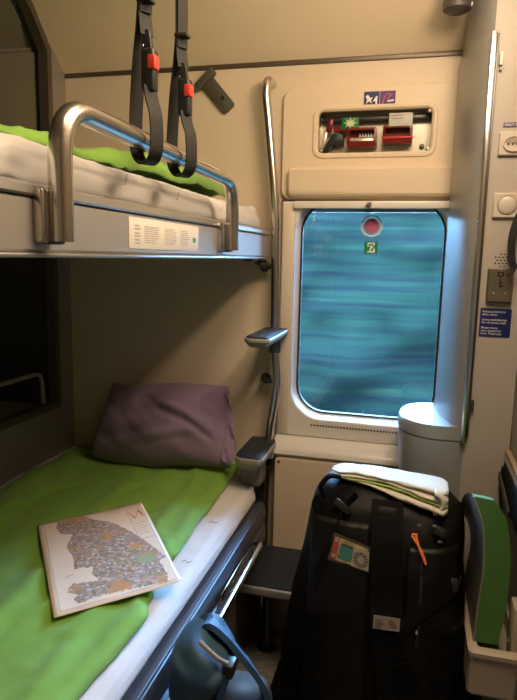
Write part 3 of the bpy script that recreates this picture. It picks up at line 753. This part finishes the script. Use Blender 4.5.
# bowl and lid: half-round plan bulging towards the window
def bowl(z, k, cy=1.94):
    P = [V(XR-.13, 1.7995, z)]
    cx, ax = .130, .157*k
    for i in range(25):
        a = -PI/2 - PI*(i/24)*.86
        ca, sa = math.cos(a), math.sin(a)
        P.append(V(cx+ax*math.copysign(abs(ca)**.80, ca), cy+(.150 if sa < 0 else .155)*math.copysign(abs(sa)**.80, sa), z))
    P.append(V(.125, 2.098, z)); P.append(V(.20, 2.095, z)); P.append(V(.20, 1.95, z))
    for p in P[1:26]: p.y = max(min(p.y, 2.097), 1.792)
    return P
m = MB(); m.loft([bowl(.0, .80), bowl(.35, .84), bowl(.60, .89), bowl(.74, .94), bowl(.82, .975), bowl(.872, .985)], True, False, True); m.build('basin_body', 'silver2', wc, sharp=40)
m = MB(); m.loft([bowl(.876, .99), bowl(.880, 1.0), bowl(.906, 1.0), bowl(.914, .98), bowl(.917, .955)], True, True, True); m.build('basin_lid', 'silver2', wc, sharp=28)

# fittings on the cabinet front
def plate(t, x0, z0, x1, z1, th=.010, m='plate', r=.004):
    return MB().loft([yl(rrect(x0, z0, x1, z1, r), 1.80), yl(rrect(x0, z0, x1, z1, r), 1.80-th*.7), yl(rrect(x0+.003, z0+.003, x1-.003, z1-.003, r), 1.80-th)], True, False, True).build('plate', m, t)
t = thing('power_socket', (.236, 1.79, 1.682), 'cream wall power socket with round well below the tiny blue label', 'socket')
plate(t, .196, 1.684, .276, 1.746)
o = MB().loft([[V(.234+r*math.cos(2*PI*k/32), y, 1.714+r*.75*math.sin(2*PI*k/32)) for k in range(32)] for r, y in ((.0275, 1.789), (.0275, 1.785), (.024, 1.785), (.023, 1.7885))], True, False, True).build('socket_well', 'plate', t)
MB().prism([(.234+.021*math.cos(a), 1.7165+.016*math.sin(a)) for a in [PI*k/12 for k in range(13)]], 1, 1.7868, 1.788).build('upper_shade', 'socketshade', o)  # darker half disc paints the shade under the well's upper rim
for x in (.220, .231, .242): MB().lathe([(.0027, 0), (.0027, .0012)], (x, 1.7885, 1.713), (0, -1, 0), 12).build('socket_hole', 'hole', o)
t = thing('push_button', (.232, 1.79, 1.517), 'cream square plate with a large round button below the socket', 'button')
plate(t, .194, 1.519, .270, 1.586)
MB().loft([[V(.230+r*math.cos(2*PI*k/32), y, 1.553+r*math.sin(2*PI*k/32)) for k in range(32)] for r, y in ((.0255, 1.7905), (.0255, 1.789), (.0235, 1.789))], True, False, False).build('button_groove', 'keyplate', t)
MB().lathe([(.0235, 0), (.0235, .003), (.020, .005), (.004, .0055)], (.230, 1.7905, 1.553), (0, -1, 0), 32).build('round_button', 'plate', t)
t = thing('socket_label', (.24, 1.799, 1.758), 'tiny dark blue label strip above the power socket', 'label')
MB().box((.205, 1.7985, 1.759), (.272, 1.7998, 1.771)).build('strip', 'purpleink', t)
text('lettering', 'ONLY 230 V', .009, 'ink_white', (.208, 1.798, 1.762), XD, ZD, t)
t = thing('speaker_grille', (.23, 1.799, 1.384), 'cluster of small dark speaker holes above the key plate', 'speaker')
hp = [(.208+.0095*i+(.005 if j % 2 else 0), 1.421-.0085*j) for j in range(5) for i in range(5)]
for x, z in hp:
    if (x-.23)**2+(z-1.404)**2 < .021**2: MB().lathe([(.0024, 0), (.0024, .0012)], (x, 1.80, z), (0, -1, 0), 10).build('hole', 'hole', t)
t = thing('key_plate', (.23, 1.79, 1.285), 'bronze metal plate with a black key symbol above the blue sign', 'plate')
plate(t, .195, 1.285, .263, 1.382, .012, 'keyplate', .003)
m = MB()
m.loft([[V(.228+a*sx, 1.7872, 1.366+a*sz) for sx, sz in ((-1, -.75), (1, -.75), (1, .75), (-1, .75))] for a in (.0085, .0045)], closed=True)
m.box((.2263, 1.7868, 1.329), (.2297, 1.7876, 1.360)); m.box((.2297, 1.7868, 1.331), (.236, 1.7876, 1.336)); m.box((.2297, 1.7868, 1.340), (.234, 1.7876, 1.345))
m.build('key_symbol', 'hole', t)
MB().box((.198, 1.7872, 1.286), (.260, 1.7885, 1.291)).build('lower_slot', 'hole', t)
for x in (.214, .244): MB().lathe([(.004, 0), (.003, .002)], (x, 1.788, 1.312), (0, -1, 0), 12).build('screw', 'chrome', t)
t = thing('key_notice', (.226, 1.799, 1.188), 'blue notice with white lettering below the key plate', 'sign')
MB().prism(rrect(.184, 1.189, .267, 1.270, .004), 1, 1.7985, 1.7998).build('sign_plate', 'blue_sign', t)
for s, z in (('Palauta avainkortti\ntähän, kiitos.', 1.258), ('Lämna nyckelkortet\nhär vid avresa, tack.', 1.235), ('Please return\nyour keycard to\nhere. Thank you.', 1.212)):
    text('lettering', s, .0083, 'ink_white', (.189, 1.7982, z), XD, ZD, t)

# hanging black strap at the right edge
tag(MB().ribbon(smooth_path([(.283, 1.77, 1.62), (.268, 1.765, 1.55), (.252, 1.765, 1.50), (.246, 1.765, 1.455), (.250, 1.765, 1.405), (.257, 1.765, 1.385), (.250, 1.767, 1.372), (.240, 1.77, 1.367)], 5), (.85, -.5, .1), [.02]*26+[.013]*10, .004).build('hanging_strap', 'web'), 'black strap hanging down past the button and key plate', 'strap')

# ledge and black bag on the right wall
sh = thing('wall_ledge', (.283, 1.6, .835), 'narrow wood edged ledge on the right wall beside the cabinet', 'ledge')
MB().box((.279, 1.20, .848), (.294, 1.785, .868), .003).build('ledge_board', 'wood', sh)
MB().box((.277, 1.20, .838), (.281, 1.785, .850), .001).build('ledge_edge', 'silver', sh)
kb = thing('black_pouch', (.28, 1.6, .62), 'black pouch with a strap hanging under the wood ledge', 'bag')
MB().box((.276, 1.28, .735), (.293, 1.775, .838), .012, 3).build('pouch_body', 'bagstrap', kb)
MB().ribbon(smooth_path([(.276, 1.765, .82), (.270, 1.76, .77), (.274, 1.745, .715), (.279, 1.72, .66), (.285, 1.68, .60)], 6), (0, 1, .2), .028, .004).build('pouch_strap', 'bagstrap', kb)
MB().ribbon(smooth_path([(.268, 1.78, .79), (.270, 1.70, .775), (.272, 1.60, .745)], 5), (0, .3, 1), .024, .004).build('side_strap', 'greybag', kb)

# ------------------------------------------------------------------ folding seat
se = thing('folding_seat', (.235, 1.55, .37), 'folded up green upholstered seat in a beige housing on the right wall', 'seat')
FL = [(.163, .856), (.182, .809), (.191, .771), (.1965, .725), (.198, .663), (.194, .590), (.1905, .49)]
FRt = [(.244, .490), (.253, .562), (.256, .609), (.2565, .685), (.252, .740), (.246, .778), (.235, .816), (.208, .852)]
FLs = [(p.x, p.z) for p in smooth_path([(x, 0, z) for x, z in FL], 4)]; FRs = [(p.x, p.z) for p in smooth_path([(x, 0, z) for x, z in FRt], 4)]
SEC = ((1.418, 1.0), (1.47, .965), (1.53, .90), (1.60, .81), (1.67, .69), (1.71, .58))
def sz(z, k): return .49+(z-.49)*k
MB().loft([[V(x, y, sz(z, k)) for x, z in FLs+FRs] for y, k in SEC], True, True, True).build('cushion', 'seatgreen', se, sharp=50)
m = MB(); m.loft([[V(x-d, y, sz(z, k)) for x, z in FLs] for (y, k), d in zip(((1.420, 1.0),)+SEC, (.001, .003, .004, .004, .004, .003, .001))], closed=False); m.build('seat_shell', 'seatshell', se)
MB().tube([V(x-.001, 1.4165, z) for x, z in FLs], .0022, 8).build('piping', 'cream', se)
m = MB(); L0 = rrect(.178, 1.38, .293, 1.74, .012); zl = lambda P, z: [V(p[0], p[1], z) for p in P]
hs = MB().loft([zl(rrect(.184, 1.386, .293, 1.74, .01), .372), zl(L0, .380), zl(L0, .474), zl(rrect(.174, 1.374, .294, 1.745, .014), .478), zl(rrect(.174, 1.374, .294, 1.745, .014), .488), zl(rrect(.180, 1.381, .290, 1.74, .012), .492), zl(rrect(.196, 1.400, .285, 1.735, .008), .490), zl(rrect(.196, 1.400, .285, 1.735, .008), .440)], True, True, True).build('housing', 'housing', se)
MB().box((.270, 1.40, .44), (.293, 1.46, .60), .006).build('hinge_cheek', 'housing', se)
MB().lathe([(.006, 0), (.006, .008), (.003, .01)], (.270, 1.412, .515), (-1, -.6, .2), 14).build('pivot_bolt', 'chrome', se)
MB().box((.215, 1.40, 0), (.293, 1.70, .372), .006).build('pedestal', 'bunkdark', se)

# ------------------------------------------------------------------ black duffel backpack
T = [(.005, .23, .14, 1.53), (.05, .25, .165, 1.53), (.3, .25, .17, 1.555), (.5, .245, .165, 1.585), (.62, .225, .15, 1.61), (.70, .212, .138, 1.63), (.745, .200, .125, 1.64), (.778, .175, .10, 1.65), (.798, .12, .06, 1.655)]
def tab(z, k):
    for a, b in zip(T, T[1:]):
        if a[0] <= z <= b[0]: t = (z-a[0])/(b[0]-a[0]); return a[k]*(1-t)+b[k]*t
    return T[0][k] if z < T[0][0] else T[-1][k]
BX = -.055
def wrinkle(x, z): return .010*nz((x*1.3, z, 0), 6)+.006*nz((x*2, z*1.2, 3), 13)+.008*max(0, nz((x*.8+z, z*1.5-x, 6), 9))
def front(x, z, d=0.0):
    a, b, yc = tab(z, 1), tab(z, 2), tab(z, 3); q = min(.999, abs((x-BX)/a))
    return V(x, yc-b*(1-q**3)**(1/3)-d-wrinkle(x, z), z)
bp = thing('duffel_backpack', (BX, 1.56, 0), 'large black travel backpack standing on the floor under the window', 'backpack')
zs = []
for a, b in zip(T, T[1:]):
    n = 6 if b[0]-a[0] > .1 else 3
    zs += [a[0]+(b[0]-a[0])*k/n for k in range(n)]
zs.append(T[-1][0]); loops = []
for z in zs:
    a, b, yc = tab(z, 1), tab(z, 2), tab(z, 3); lp_ = []
    for k in range(64):
        th = 2*PI*k/64; c, s_ = math.cos(th), math.sin(th); e3 = 2/3
        x = BX+a*math.copysign(abs(c)**e3, c)*(1-.09*max(0, min(1, (z-.25)/.35)) if c < 0 else 1+.10*max(0, min(1, (z-.62)/.12))); y = yc+b*math.copysign(abs(s_)**e3, s_)
        w = wrinkle(x, z)
        if s_ < 0: y -= w*abs(s_)
        x += w*c*.5
        zz = z
        if z > .7: zz -= max(0, (x-BX))*.14*(z-.7)/.1
        lp_.append(V(min(x, .174), min(y, 1.785), zz))
    loops.append(lp_)
m = MB(); m.loft(loops, True, True, True); m.build('bag_body', 'bag', bp, sharp=0)
def strip(name, pts, w, d, m_='bagstrap', th=.004, par=None):
    P = smooth_path([(x, 0, z) for x, z in pts], 6)
    q = [front(p.x, max(.02, p.z), d) for p in P]
    for p in q:
        if p.z > .7: p.z -= max(0, (p.x-BX))*.14*(p.z-.7)/.1
    wd = []
    for i in range(len(q)):
        tg = q[min(i+1, len(q)-1)]-q[max(i-1, 0)]; dx = V(tg.z, 0, -tg.x)
        if dx.length < 1e-6: dx = V(1, 0, 0)
        dx.normalize(); p = P[i]
        A = front(p.x+dx.x*.01, max(.02, p.z+dx.z*.01), d); B = front(p.x-dx.x*.01, max(.02, p.z-dx.z*.01), d); wd.append(tuple((A-B).normalized()))
    return MB().ribbon(q, wd, w, th).build(name, m_, par or bp, sharp=50)
# front pocket panel
m = MB(); m.grid(lambda u, v: front(-.225+u*.150+.02*(1-v)*u, .10+v*.62, .010+.006*math.sin(PI*u)*math.sin(PI*v)), 16, 40); m.build('pocket_panel', 'bagpanel', bp, sharp=0, solid=.008)
strip('pocket_seam', [(-.235, .40), (-.19, .425), (-.13, .45), (-.075, .455)], .010, .020, 'bagstrap', .005)
# side panel with daisy chain
m = MB(); m.grid(lambda u, v: front(.022+u*.125, .10+v*.58, .008+.005*math.sin(PI*u)), 12, 40); m.build('side_panel', 'bagpanel', bp, sharp=0, solid=.008)
for k in range(7): strip('daisy_loop', [(.085, .22+.055*k), (.11, .222+.055*k), (.135, .22+.055*k)], .016, .020)
strip('centre_strap', [(-.035, .775), (-.030, .70), (-.024, .60), (-.018, .50), (.0, .40), (.012, .30), (.02, .15)], .080, .020, 'bagstrap', .008)
strip('diagonal_strap', [(.15, .60), (.09, .56), (.045, .53), (.01, .49)], .03, .024)
strip('lower_diagonal_strap', [(.02, .42), (.05, .34), (.08, .25), (.10, .15)], .05, .026)
# padded shoulder strap along the left edge
q = smooth_path([(-.130, 1.555, .782), (-.165, 1.53, .745), (-.190, 1.49, .67), (-.222, 1.455, .56), (-.246, 1.43, .43), (-.256, 1.415, .31), (-.25, 1.39, .20)], 8)
MB().ribbon(q, (.85, -.5, .15), [.045+.03*math.sin(PI*i/(len(q)-1)) for i in range(len(q))], .022).build('shoulder_strap', 'bagstrap', bp, sharp=60)
q = smooth_path([(-.25, 1.39, .20), (-.235, 1.37, .14), (-.20, 1.355, .08), (-.17, 1.352, .03)], 6); MB().ribbon(q, (.9, -.3, .3), .025, .004).build('strap_webbing', 'bagstrap', bp)
m = MB(); m.box((-.335, 1.47, .02), (-.265, 1.66, .20), .03, 4); m.build('side_pocket', 'bag', bp)
# top grab handle, buckles, loops
MB().tube(smooth_path([(-.205, 1.56, .75), (-.215, 1.55, .785), (-.195, 1.56, .812), (-.165, 1.57, .81)], 6), .007, 8).build('grab_loop', 'bagstrap', bp)
MB().tube(smooth_path([(-.215, 1.545, .715), (-.232, 1.53, .74), (-.222, 1.535, .765)], 6), .004, 8).build('cord_loop', 'bagstrap', bp)
def buckle(x, z, w, h, ang=0):
    c = front(x, z, .026); RR = Matrix.Translation(c) @ Matrix.Rotation(math.radians(ang), 4, 'Y') @ Matrix.Rotation(math.radians(-18), 4, 'X')
    MB().box((-w/2, -.006, -h/2), (w/2, .006, h/2), .004, 2, RR).build('buckle', 'blackpl', bp)
buckle(-.036, .755, .05, .022); buckle(.10, .72, .03, .022, 20); buckle(.14, .60, .02, .035); buckle(-.15, .755, .05, .02, 35)
for x, z in ((.048, .735), (.100, .700), (.085, .735)):
    c = front(x, z, .025); MB().box((c.x-.006, c.y-.003, c.z-.003), (c.x+.006, c.y+.002, c.z+.003), .001).build('steel_ring', 'chrome', bp)
c = front(.055, .50, .021); MB().box((c.x-.003, c.y-.004, c.z-.006), (c.x+.003, c.y, c.z+.006), .001).build('zip_pull', 'chrome', bp)
strip('zip', [(.058, .66), (.060, .56), (.056, .46)], .006, .0195, 'blackpl', .003)
c = front(.15, .60, .012); MB().tube([(c.x, c.y-.01, c.z-.02), (c.x+.004, c.y-.012, c.z+.02)], .003, 8).build('compression_hook', 'chrome', bp)
# orange cords
for a, b in (((.030, .712), (.066, .655)), ((.040, .713), (.068, .652)), ((.030, .714), (.042, .716))):
    P = [front(a[0]+(b[0]-a[0])*k/6+.006*math.sin(PI*k/6)*(1 if a[0] < .035 else -.3), a[1]+(b[1]-a[1])*k/6, .030) for k in range(7)]
    MB().tube(P, .0032, 8).build('orange_pull_cord', 'orange', bp)
# card window on the pocket
Q = [front(x, z, .022) for x, z in ((-.166, .694), (-.070, .674), (-.069, .615), (-.177, .629))]
n = (Q[1]-Q[0]).cross(Q[3]-Q[0]).normalized(); n = n if n.y < 0 else -n
def cq(s, t, d=0): return (Q[0]*(1-s)+Q[1]*s)*(1-t)+(Q[3]*(1-s)+Q[2]*s)*t+n*(d+.004)
def cpiece(m, s0, t0, s1, t1, d): m.poly([cq(s0, t0, d), cq(s1, t0, d), cq(s1, t1, d), cq(s0, t1, d)])
m = MB(); m.loft([[cq(a, b, d) for a, b in ((0, 0), (1, 0), (1, 1), (0, 1))] for d in (-.012, 0)], True, True, True); cwin = m.build('card_window', 'greybag', bp)
m = MB(); cpiece(m, .06, .10, .96, .92, .0008); m.build('card', mat('card_gold', (.34, .25, .11), .5, var=.4, vscale=60), cwin)
m = MB(); cpiece(m, .24, .34, .56, .84, .0014); m.build('teal_block', mat('card_teal', (.03, .17, .16), .5), cwin)
m = MB(); cpiece(m, .06, .12, .20, .92, .0013); m.build('red_block', mat('card_red', (.30, .05, .035), .5, var=.5, vscale=120), cwin)
m = MB(); cpiece(m, .08, .12, .17, .28, .0018); cpiece(m, .09, .72, .17, .84, .0018); m.build('white_print', 'cream', cwin)
m = MB(); cpiece(m, .575, .22, .985, .95, .0013); m.build('star_field', 'cream', cwin)
m = MB()
def star(r0, r1, k=16):
    return [cq(.79+(r0 if i % 2 == 0 else r1)*.95*math.cos(2*PI*i/k), .61+(r0 if i % 2 == 0 else r1)*1.55*math.sin(2*PI*i/k), .0018) for i in range(k)]
m.loft([star(.215, .120), star(.155, .082)], closed=True)
for i in range(8):
    a = 2*PI*(i+.5)/8; p = (.79+.17*math.cos(a), .61+.28*math.sin(a))
    cpiece(m, p[0]-.018, p[1]-.03, p[0]+.018, p[1]+.03, .0019)
m.build('black_star', 'ink_black', cwin)
# logo patch on the centre strap
Q = [front(x, z, .032) for x, z in ((-.050, .526), (.014, .527), (.014, .500), (-.050, .497))]
n = (Q[1]-Q[0]).cross(Q[3]-Q[0]).normalized(); n = n if n.y < 0 else -n
m = MB(); m.loft([[cq(a, b, d) for a, b in ((0, 0), (1, 0), (1, 1), (0, 1))] for d in (-.006, 0)], True, True, True); lg = m.build('logo_patch', mat('patch_grey', (.22, .195, .17), .6), bp)
m = MB()
W, Hh = (Q[1]-Q[0]).length, (Q[3]-Q[0]).length
def dome(r0, r1):
    cx, cz = .58, .80
    A = [cq(cx+r1*math.cos(PI/2*k/8)*Hh/W, cz-r1*math.sin(PI/2*k/8), .0006) for k in range(9)]
    B = [cq(cx+r0*math.cos(PI/2*k/8)*Hh/W, cz-r0*math.sin(PI/2*k/8), .0006) for k in range(9)]
    m.loft([A, B], closed=False)
dome(.0, .20); dome(.27, .42); dome(.48, .62); m.build('half_dome_emblem', mat('patch_brown', (.10, .065, .04), .6), lg)
o_ = cq(.08, .42, .0006); text('lettering', 'THE\nNORTH\nFACE', .0078, 'ink_black', o_, Q[1]-Q[0], Q[0]-Q[3], lg)

# folded towel on top of the bag
tw = thing('folded_towel', (-.03, 1.66, .80), 'white and green folded towel lying on top of the black backpack', 'towel')
def tsec(u):
    """section of the towel at u along its length: half depth, bottom, top, centre"""
    return .040+.034*u, .806-.058*u+.006*math.sin(PI*u), .814+.014*math.sin(PI*u)-.006*u, -.195+u*.312, 1.625-.030*u
def tow(layer):
    lo, hi = layer
    def f(u, v):
        w, zb, zt, cx, cy = tsec(u); a = v*2*PI; e = .7
        yy = math.copysign(abs(math.cos(a))**e, math.cos(a)); zz = math.copysign(abs(math.sin(a))**e, math.sin(a))
        wob = .005*nz((u*4, v*3, lo*9), 2)+.004*math.sin(u*8+lo*9)
        end = min(1, (1-u)/.05+.6, u/.10+.25)
        return V(cx, cy+yy*w*end*(1-.25*lo)-.012*(1-lo)*u+wob, zb+(zt-zb)*(lo+(hi-lo)*(.5+.5*zz))+wob*.5)
    return f
def towel_piece(name, layer, m_):
    m = MB(); F = tow(layer); m.loft([[F(i/26, j/24) for j in range(24)] for i in range(27)], True, True, True); m.build(name, m_, tw, sharp=0)
towel_piece('lower_fold', (-.05, .36), 'towel'); towel_piece('green_fold', (.30, .52), 'towelgreen'); towel_piece('middle_fold', (.46, .74), 'towel'); towel_piece('upper_fold', (.70, 1.02), 'towel')
# right end roll where the folds turn
m = MB()
def roll(u, v):
    w, zb, zt, cx, cy = tsec(.98); a = -PI/2+PI*v; h = (zt-zb)/2+.003
    return V(cx-.030+(.036-.012*abs(2*u-1)**3)*math.cos(a), cy-w*.94-.008+u*w*1.88, zb+h+h*(1.0-.12*abs(2*u-1)**4)*math.sin(a)+.003*nz((u*3, v*2, 0), 2))
m.grid(roll, 14, 14); m.build('rolled_end', 'towel', tw, sharp=0, solid=.008)
# ------------------------------------------------------------------ blue daypack hanging on the bunk rail
db = thing('blue_daypack', (-0.356, 1.035, 0.212), 'teal blue daypack with pale zip hanging beside the lower bunk', 'bag')
m = MB()
OUT = smooth_path([(-.424, 0, .628), (-.380, 0, .652), (-.342, 0, .633), (-.318, 0, .609), (-.322, 0, .566), (-.345, 0, .520), (-.378, 0, .478), (-.422, 0, .470), (-.436, 0, .545), (-.432, 0, .598)], 5, True)
OC = V(-.380, 0, .560)
def pk(k, y, j):
    q = OC+(OUT[j]-OC)*k; f = .012*nz((q.x*3, y*2, q.z*2.5), 4.5)+.006*nz((q.x*3+q.z*2, y*3, q.z*4), 8)+.010*abs(nz((q.x*2-q.z, 0, q.z*1.5), 7))
    return V(max(-.437, q.x+f*(1 if k < .99 else .6)), y-(f*1.6 if y < 1.06 else 0), q.z+f*.7)
m.loft([[pk(k, y, j) for j in range(len(OUT))] for k, y in ((.55, 1.122), (.86, 1.12), (.97, 1.105), (1.0, 1.08), (1.0, 1.05), (.97, 1.02), (.90, 1.003), (.80, .995), (.66, .990), (.50, .988), (.32, .987), (.15, .987))], True, True, True)
m.build('main_pouch', 'blue', db, sharp=0)
m = MB()
def lowp(u, v):
    a = 2*PI*v; z = .49-.48*u; k = math.sin(PI*min(1, .25+u*.7))**.5
    x = -.325+.085*k*math.copysign(abs(math.cos(a))**.7, math.cos(a)); y = 1.10+.070*k*math.copysign(abs(math.sin(a))**.7, math.sin(a))
    w = .012*nz((x*3, y*3, z*3), 4); return V(max(-.43, x+w), y+w, z)
m.loft([[lowp(i/20, j/32) for j in range(32)] for i in range(21)], True, True, True); m.build('back_panel', 'greybag', db, sharp=0)
MB().ribbon(smooth_path([(-.412, 1.10, .600), (-.374, 1.075, .650), (-.336, 1.07, .634), (-.303, 1.07, .599), (-.274, 1.075, .562), (-.252, 1.08, .520), (-.240, 1.085, .465), (-.235, 1.09, .38), (-.24, 1.10, .25), (-.26, 1.10, .12)], 7), (-.5, .8, -.1), [.036]*10+[.042]*30+[.036]*40, .012).build('shoulder_strap', 'bluestrap', db, sharp=60)
MB().tube(smooth_path([(-.364, 1.005, .655), (-.345, 1.000, .645), (-.325, .998, .633), (-.306, 1.003, .622)], 6), .0042, 8).build('zip_piping', 'cream', db)
MB().box((-.316, .995, .592), (-.294, 1.030, .622), .005).build('buckle', 'blackpl', db)
MB().ribbon(smooth_path([(-.306, 1.00, .60), (-.318, .992, .55), (-.325, .99, .48), (-.33, 1.0, .40)], 6), (.7, .7, 0), .016, .004).build('compression_strap', 'bluestrap', db)
MB().ribbon(smooth_path([(-.395, 1.10, .64), (-.430, 1.12, .585), (-.446, 1.128, .535)], 6), (0, 1, 0), .02, .004).build('hanging_loop', 'bluestrap', db)

# ------------------------------------------------------------------ ceiling fitting and lamp
c0 = V(.068, 1.915, 2.10)
sd = thing('smoke_detector', tuple(c0), 'dark round fitting hanging from the sloping ceiling above the cabinet', 'detector')
MB().lathe([(.032, .035), (.034, .06), (.034, .122)], c0, ZD, 28).build('stem', 'silver', sd)
MB().lathe([(.026, .0), (.038, .007), (.040, .022), (.036, .036)], c0, ZD, 32).build('sensor_head', 'detector', sd)
MB().box((.104, 1.905, 2.112), (.110, 1.915, 2.124), .002).build('indicator', 'hinge', sd)
cl = thing('wall_lamp', (.27, 1.23, 2.07), 'warm white strip lamp high on the right wall in front of the cabinet', 'lamp')
MB().box((.268, .96, 2.07), (.2945, 1.50, 2.23), .01, 3).build('lamp_housing', 'silver', cl)
m = MB(); zz = lambda y, k: [V(.270-.075*math.sin(PI*t/12)*k, y, 2.15+.068*math.cos(PI*t/12)*k) for t in range(13)]
m.loft([zz(.98, .55), zz(.99, .9), zz(1.02, 1), zz(1.44, 1), zz(1.47, .9), zz(1.48, .55)], True, True, True); m.build('diffuser', 'lamp_wall', cl)
cl = thing('ceiling_lamp', (.05, .9, 2.35), 'oblong warm white lamp on the ceiling above the floor', 'lamp')
MB().prism(rrect(-.20, .50, .20, 1.20, .05), 2, 2.385, 2.4015, .004).build('base_frame', 'silver', cl)
zz = lambda d, z: [V(p[0], p[1], z) for p in rrect(-.185+d, .515+d, .185-d, 1.185-d, .045)]
MB().loft([zz(0, 2.386), zz(0, 2.36), zz(.012, 2.345), zz(.04, 2.338)], True, False, True).build('diffuser', 'lamp_top', cl)

# ------------------------------------------------------------------ outside
m = MB()
def hedge(u, v):
    x = -12+u*20; z = -.9+v*3.2
    return V(x, 7.6+.5*nz((x*.6, 0, z*.9), 1)+.25*nz((x, 3, z), 2.5)+.6*v*v, z+.12*nz((x, 0, 5), 1.1)*v)
m.grid(hedge, 120, 50); tag(m.build('tree_line', 'foliage', sharp=0), 'blue green trees outside the window', 'trees', kind='stuff')
structure(MB().box((-13, 2.6, -1.0), (9, 9.6, -.9)).build('ground_outside', 'ground'))
w = bpy.data.worlds.new('daylight'); S.world = w; w.use_nodes = True
bg = w.node_tree.nodes['Background']; bg.inputs[0].default_value = (.36, .60, 1.0, 1); bg.inputs[1].default_value = 60.0

# ------------------------------------------------------------------ camera (solved from the room's vanishing lines)
cam = bpy.data.cameras.new('camera'); co = bpy.data.objects.new('camera', cam); COL.objects.link(co)
cam.sensor_fit = 'VERTICAL'; cam.sensor_height = 24; cam.lens = 598.03*24/700; cam.clip_start = .02
R = Matrix(((0.9672316, 0.2529344, 0.0220731), (0.0601994, -0.1440064, -0.9877440), (-0.2466557, 0.9567060, -0.1545140)))
rt = R.transposed()  # columns: camera x, y down, z forward in world
mw = Matrix(((rt[0][0], -rt[0][1], -rt[0][2], 0), (rt[1][0], -rt[1][1], -rt[1][2], 0), (rt[2][0], -rt[2][1], -rt[2][2], 1.4), (0, 0, 0, 1)))
co.matrix_world = mw
S.camera = co
S.view_settings.view_transform = 'Standard'; S.view_settings.look = 'None'; S.view_settings.gamma = 1; S.view_settings.use_curve_mapping = False
S.view_settings.exposure = 0.0
S.cycles.max_bounces = 10; S.cycles.diffuse_bounces = 5; S.cycles.glossy_bounces = 4; S.cycles.transparent_max_bounces = 12
S.cycles.use_denoising = True
S.cycles.sample_clamp_indirect = 6
S.cycles.caustics_reflective = False; S.cycles.caustics_refractive = False
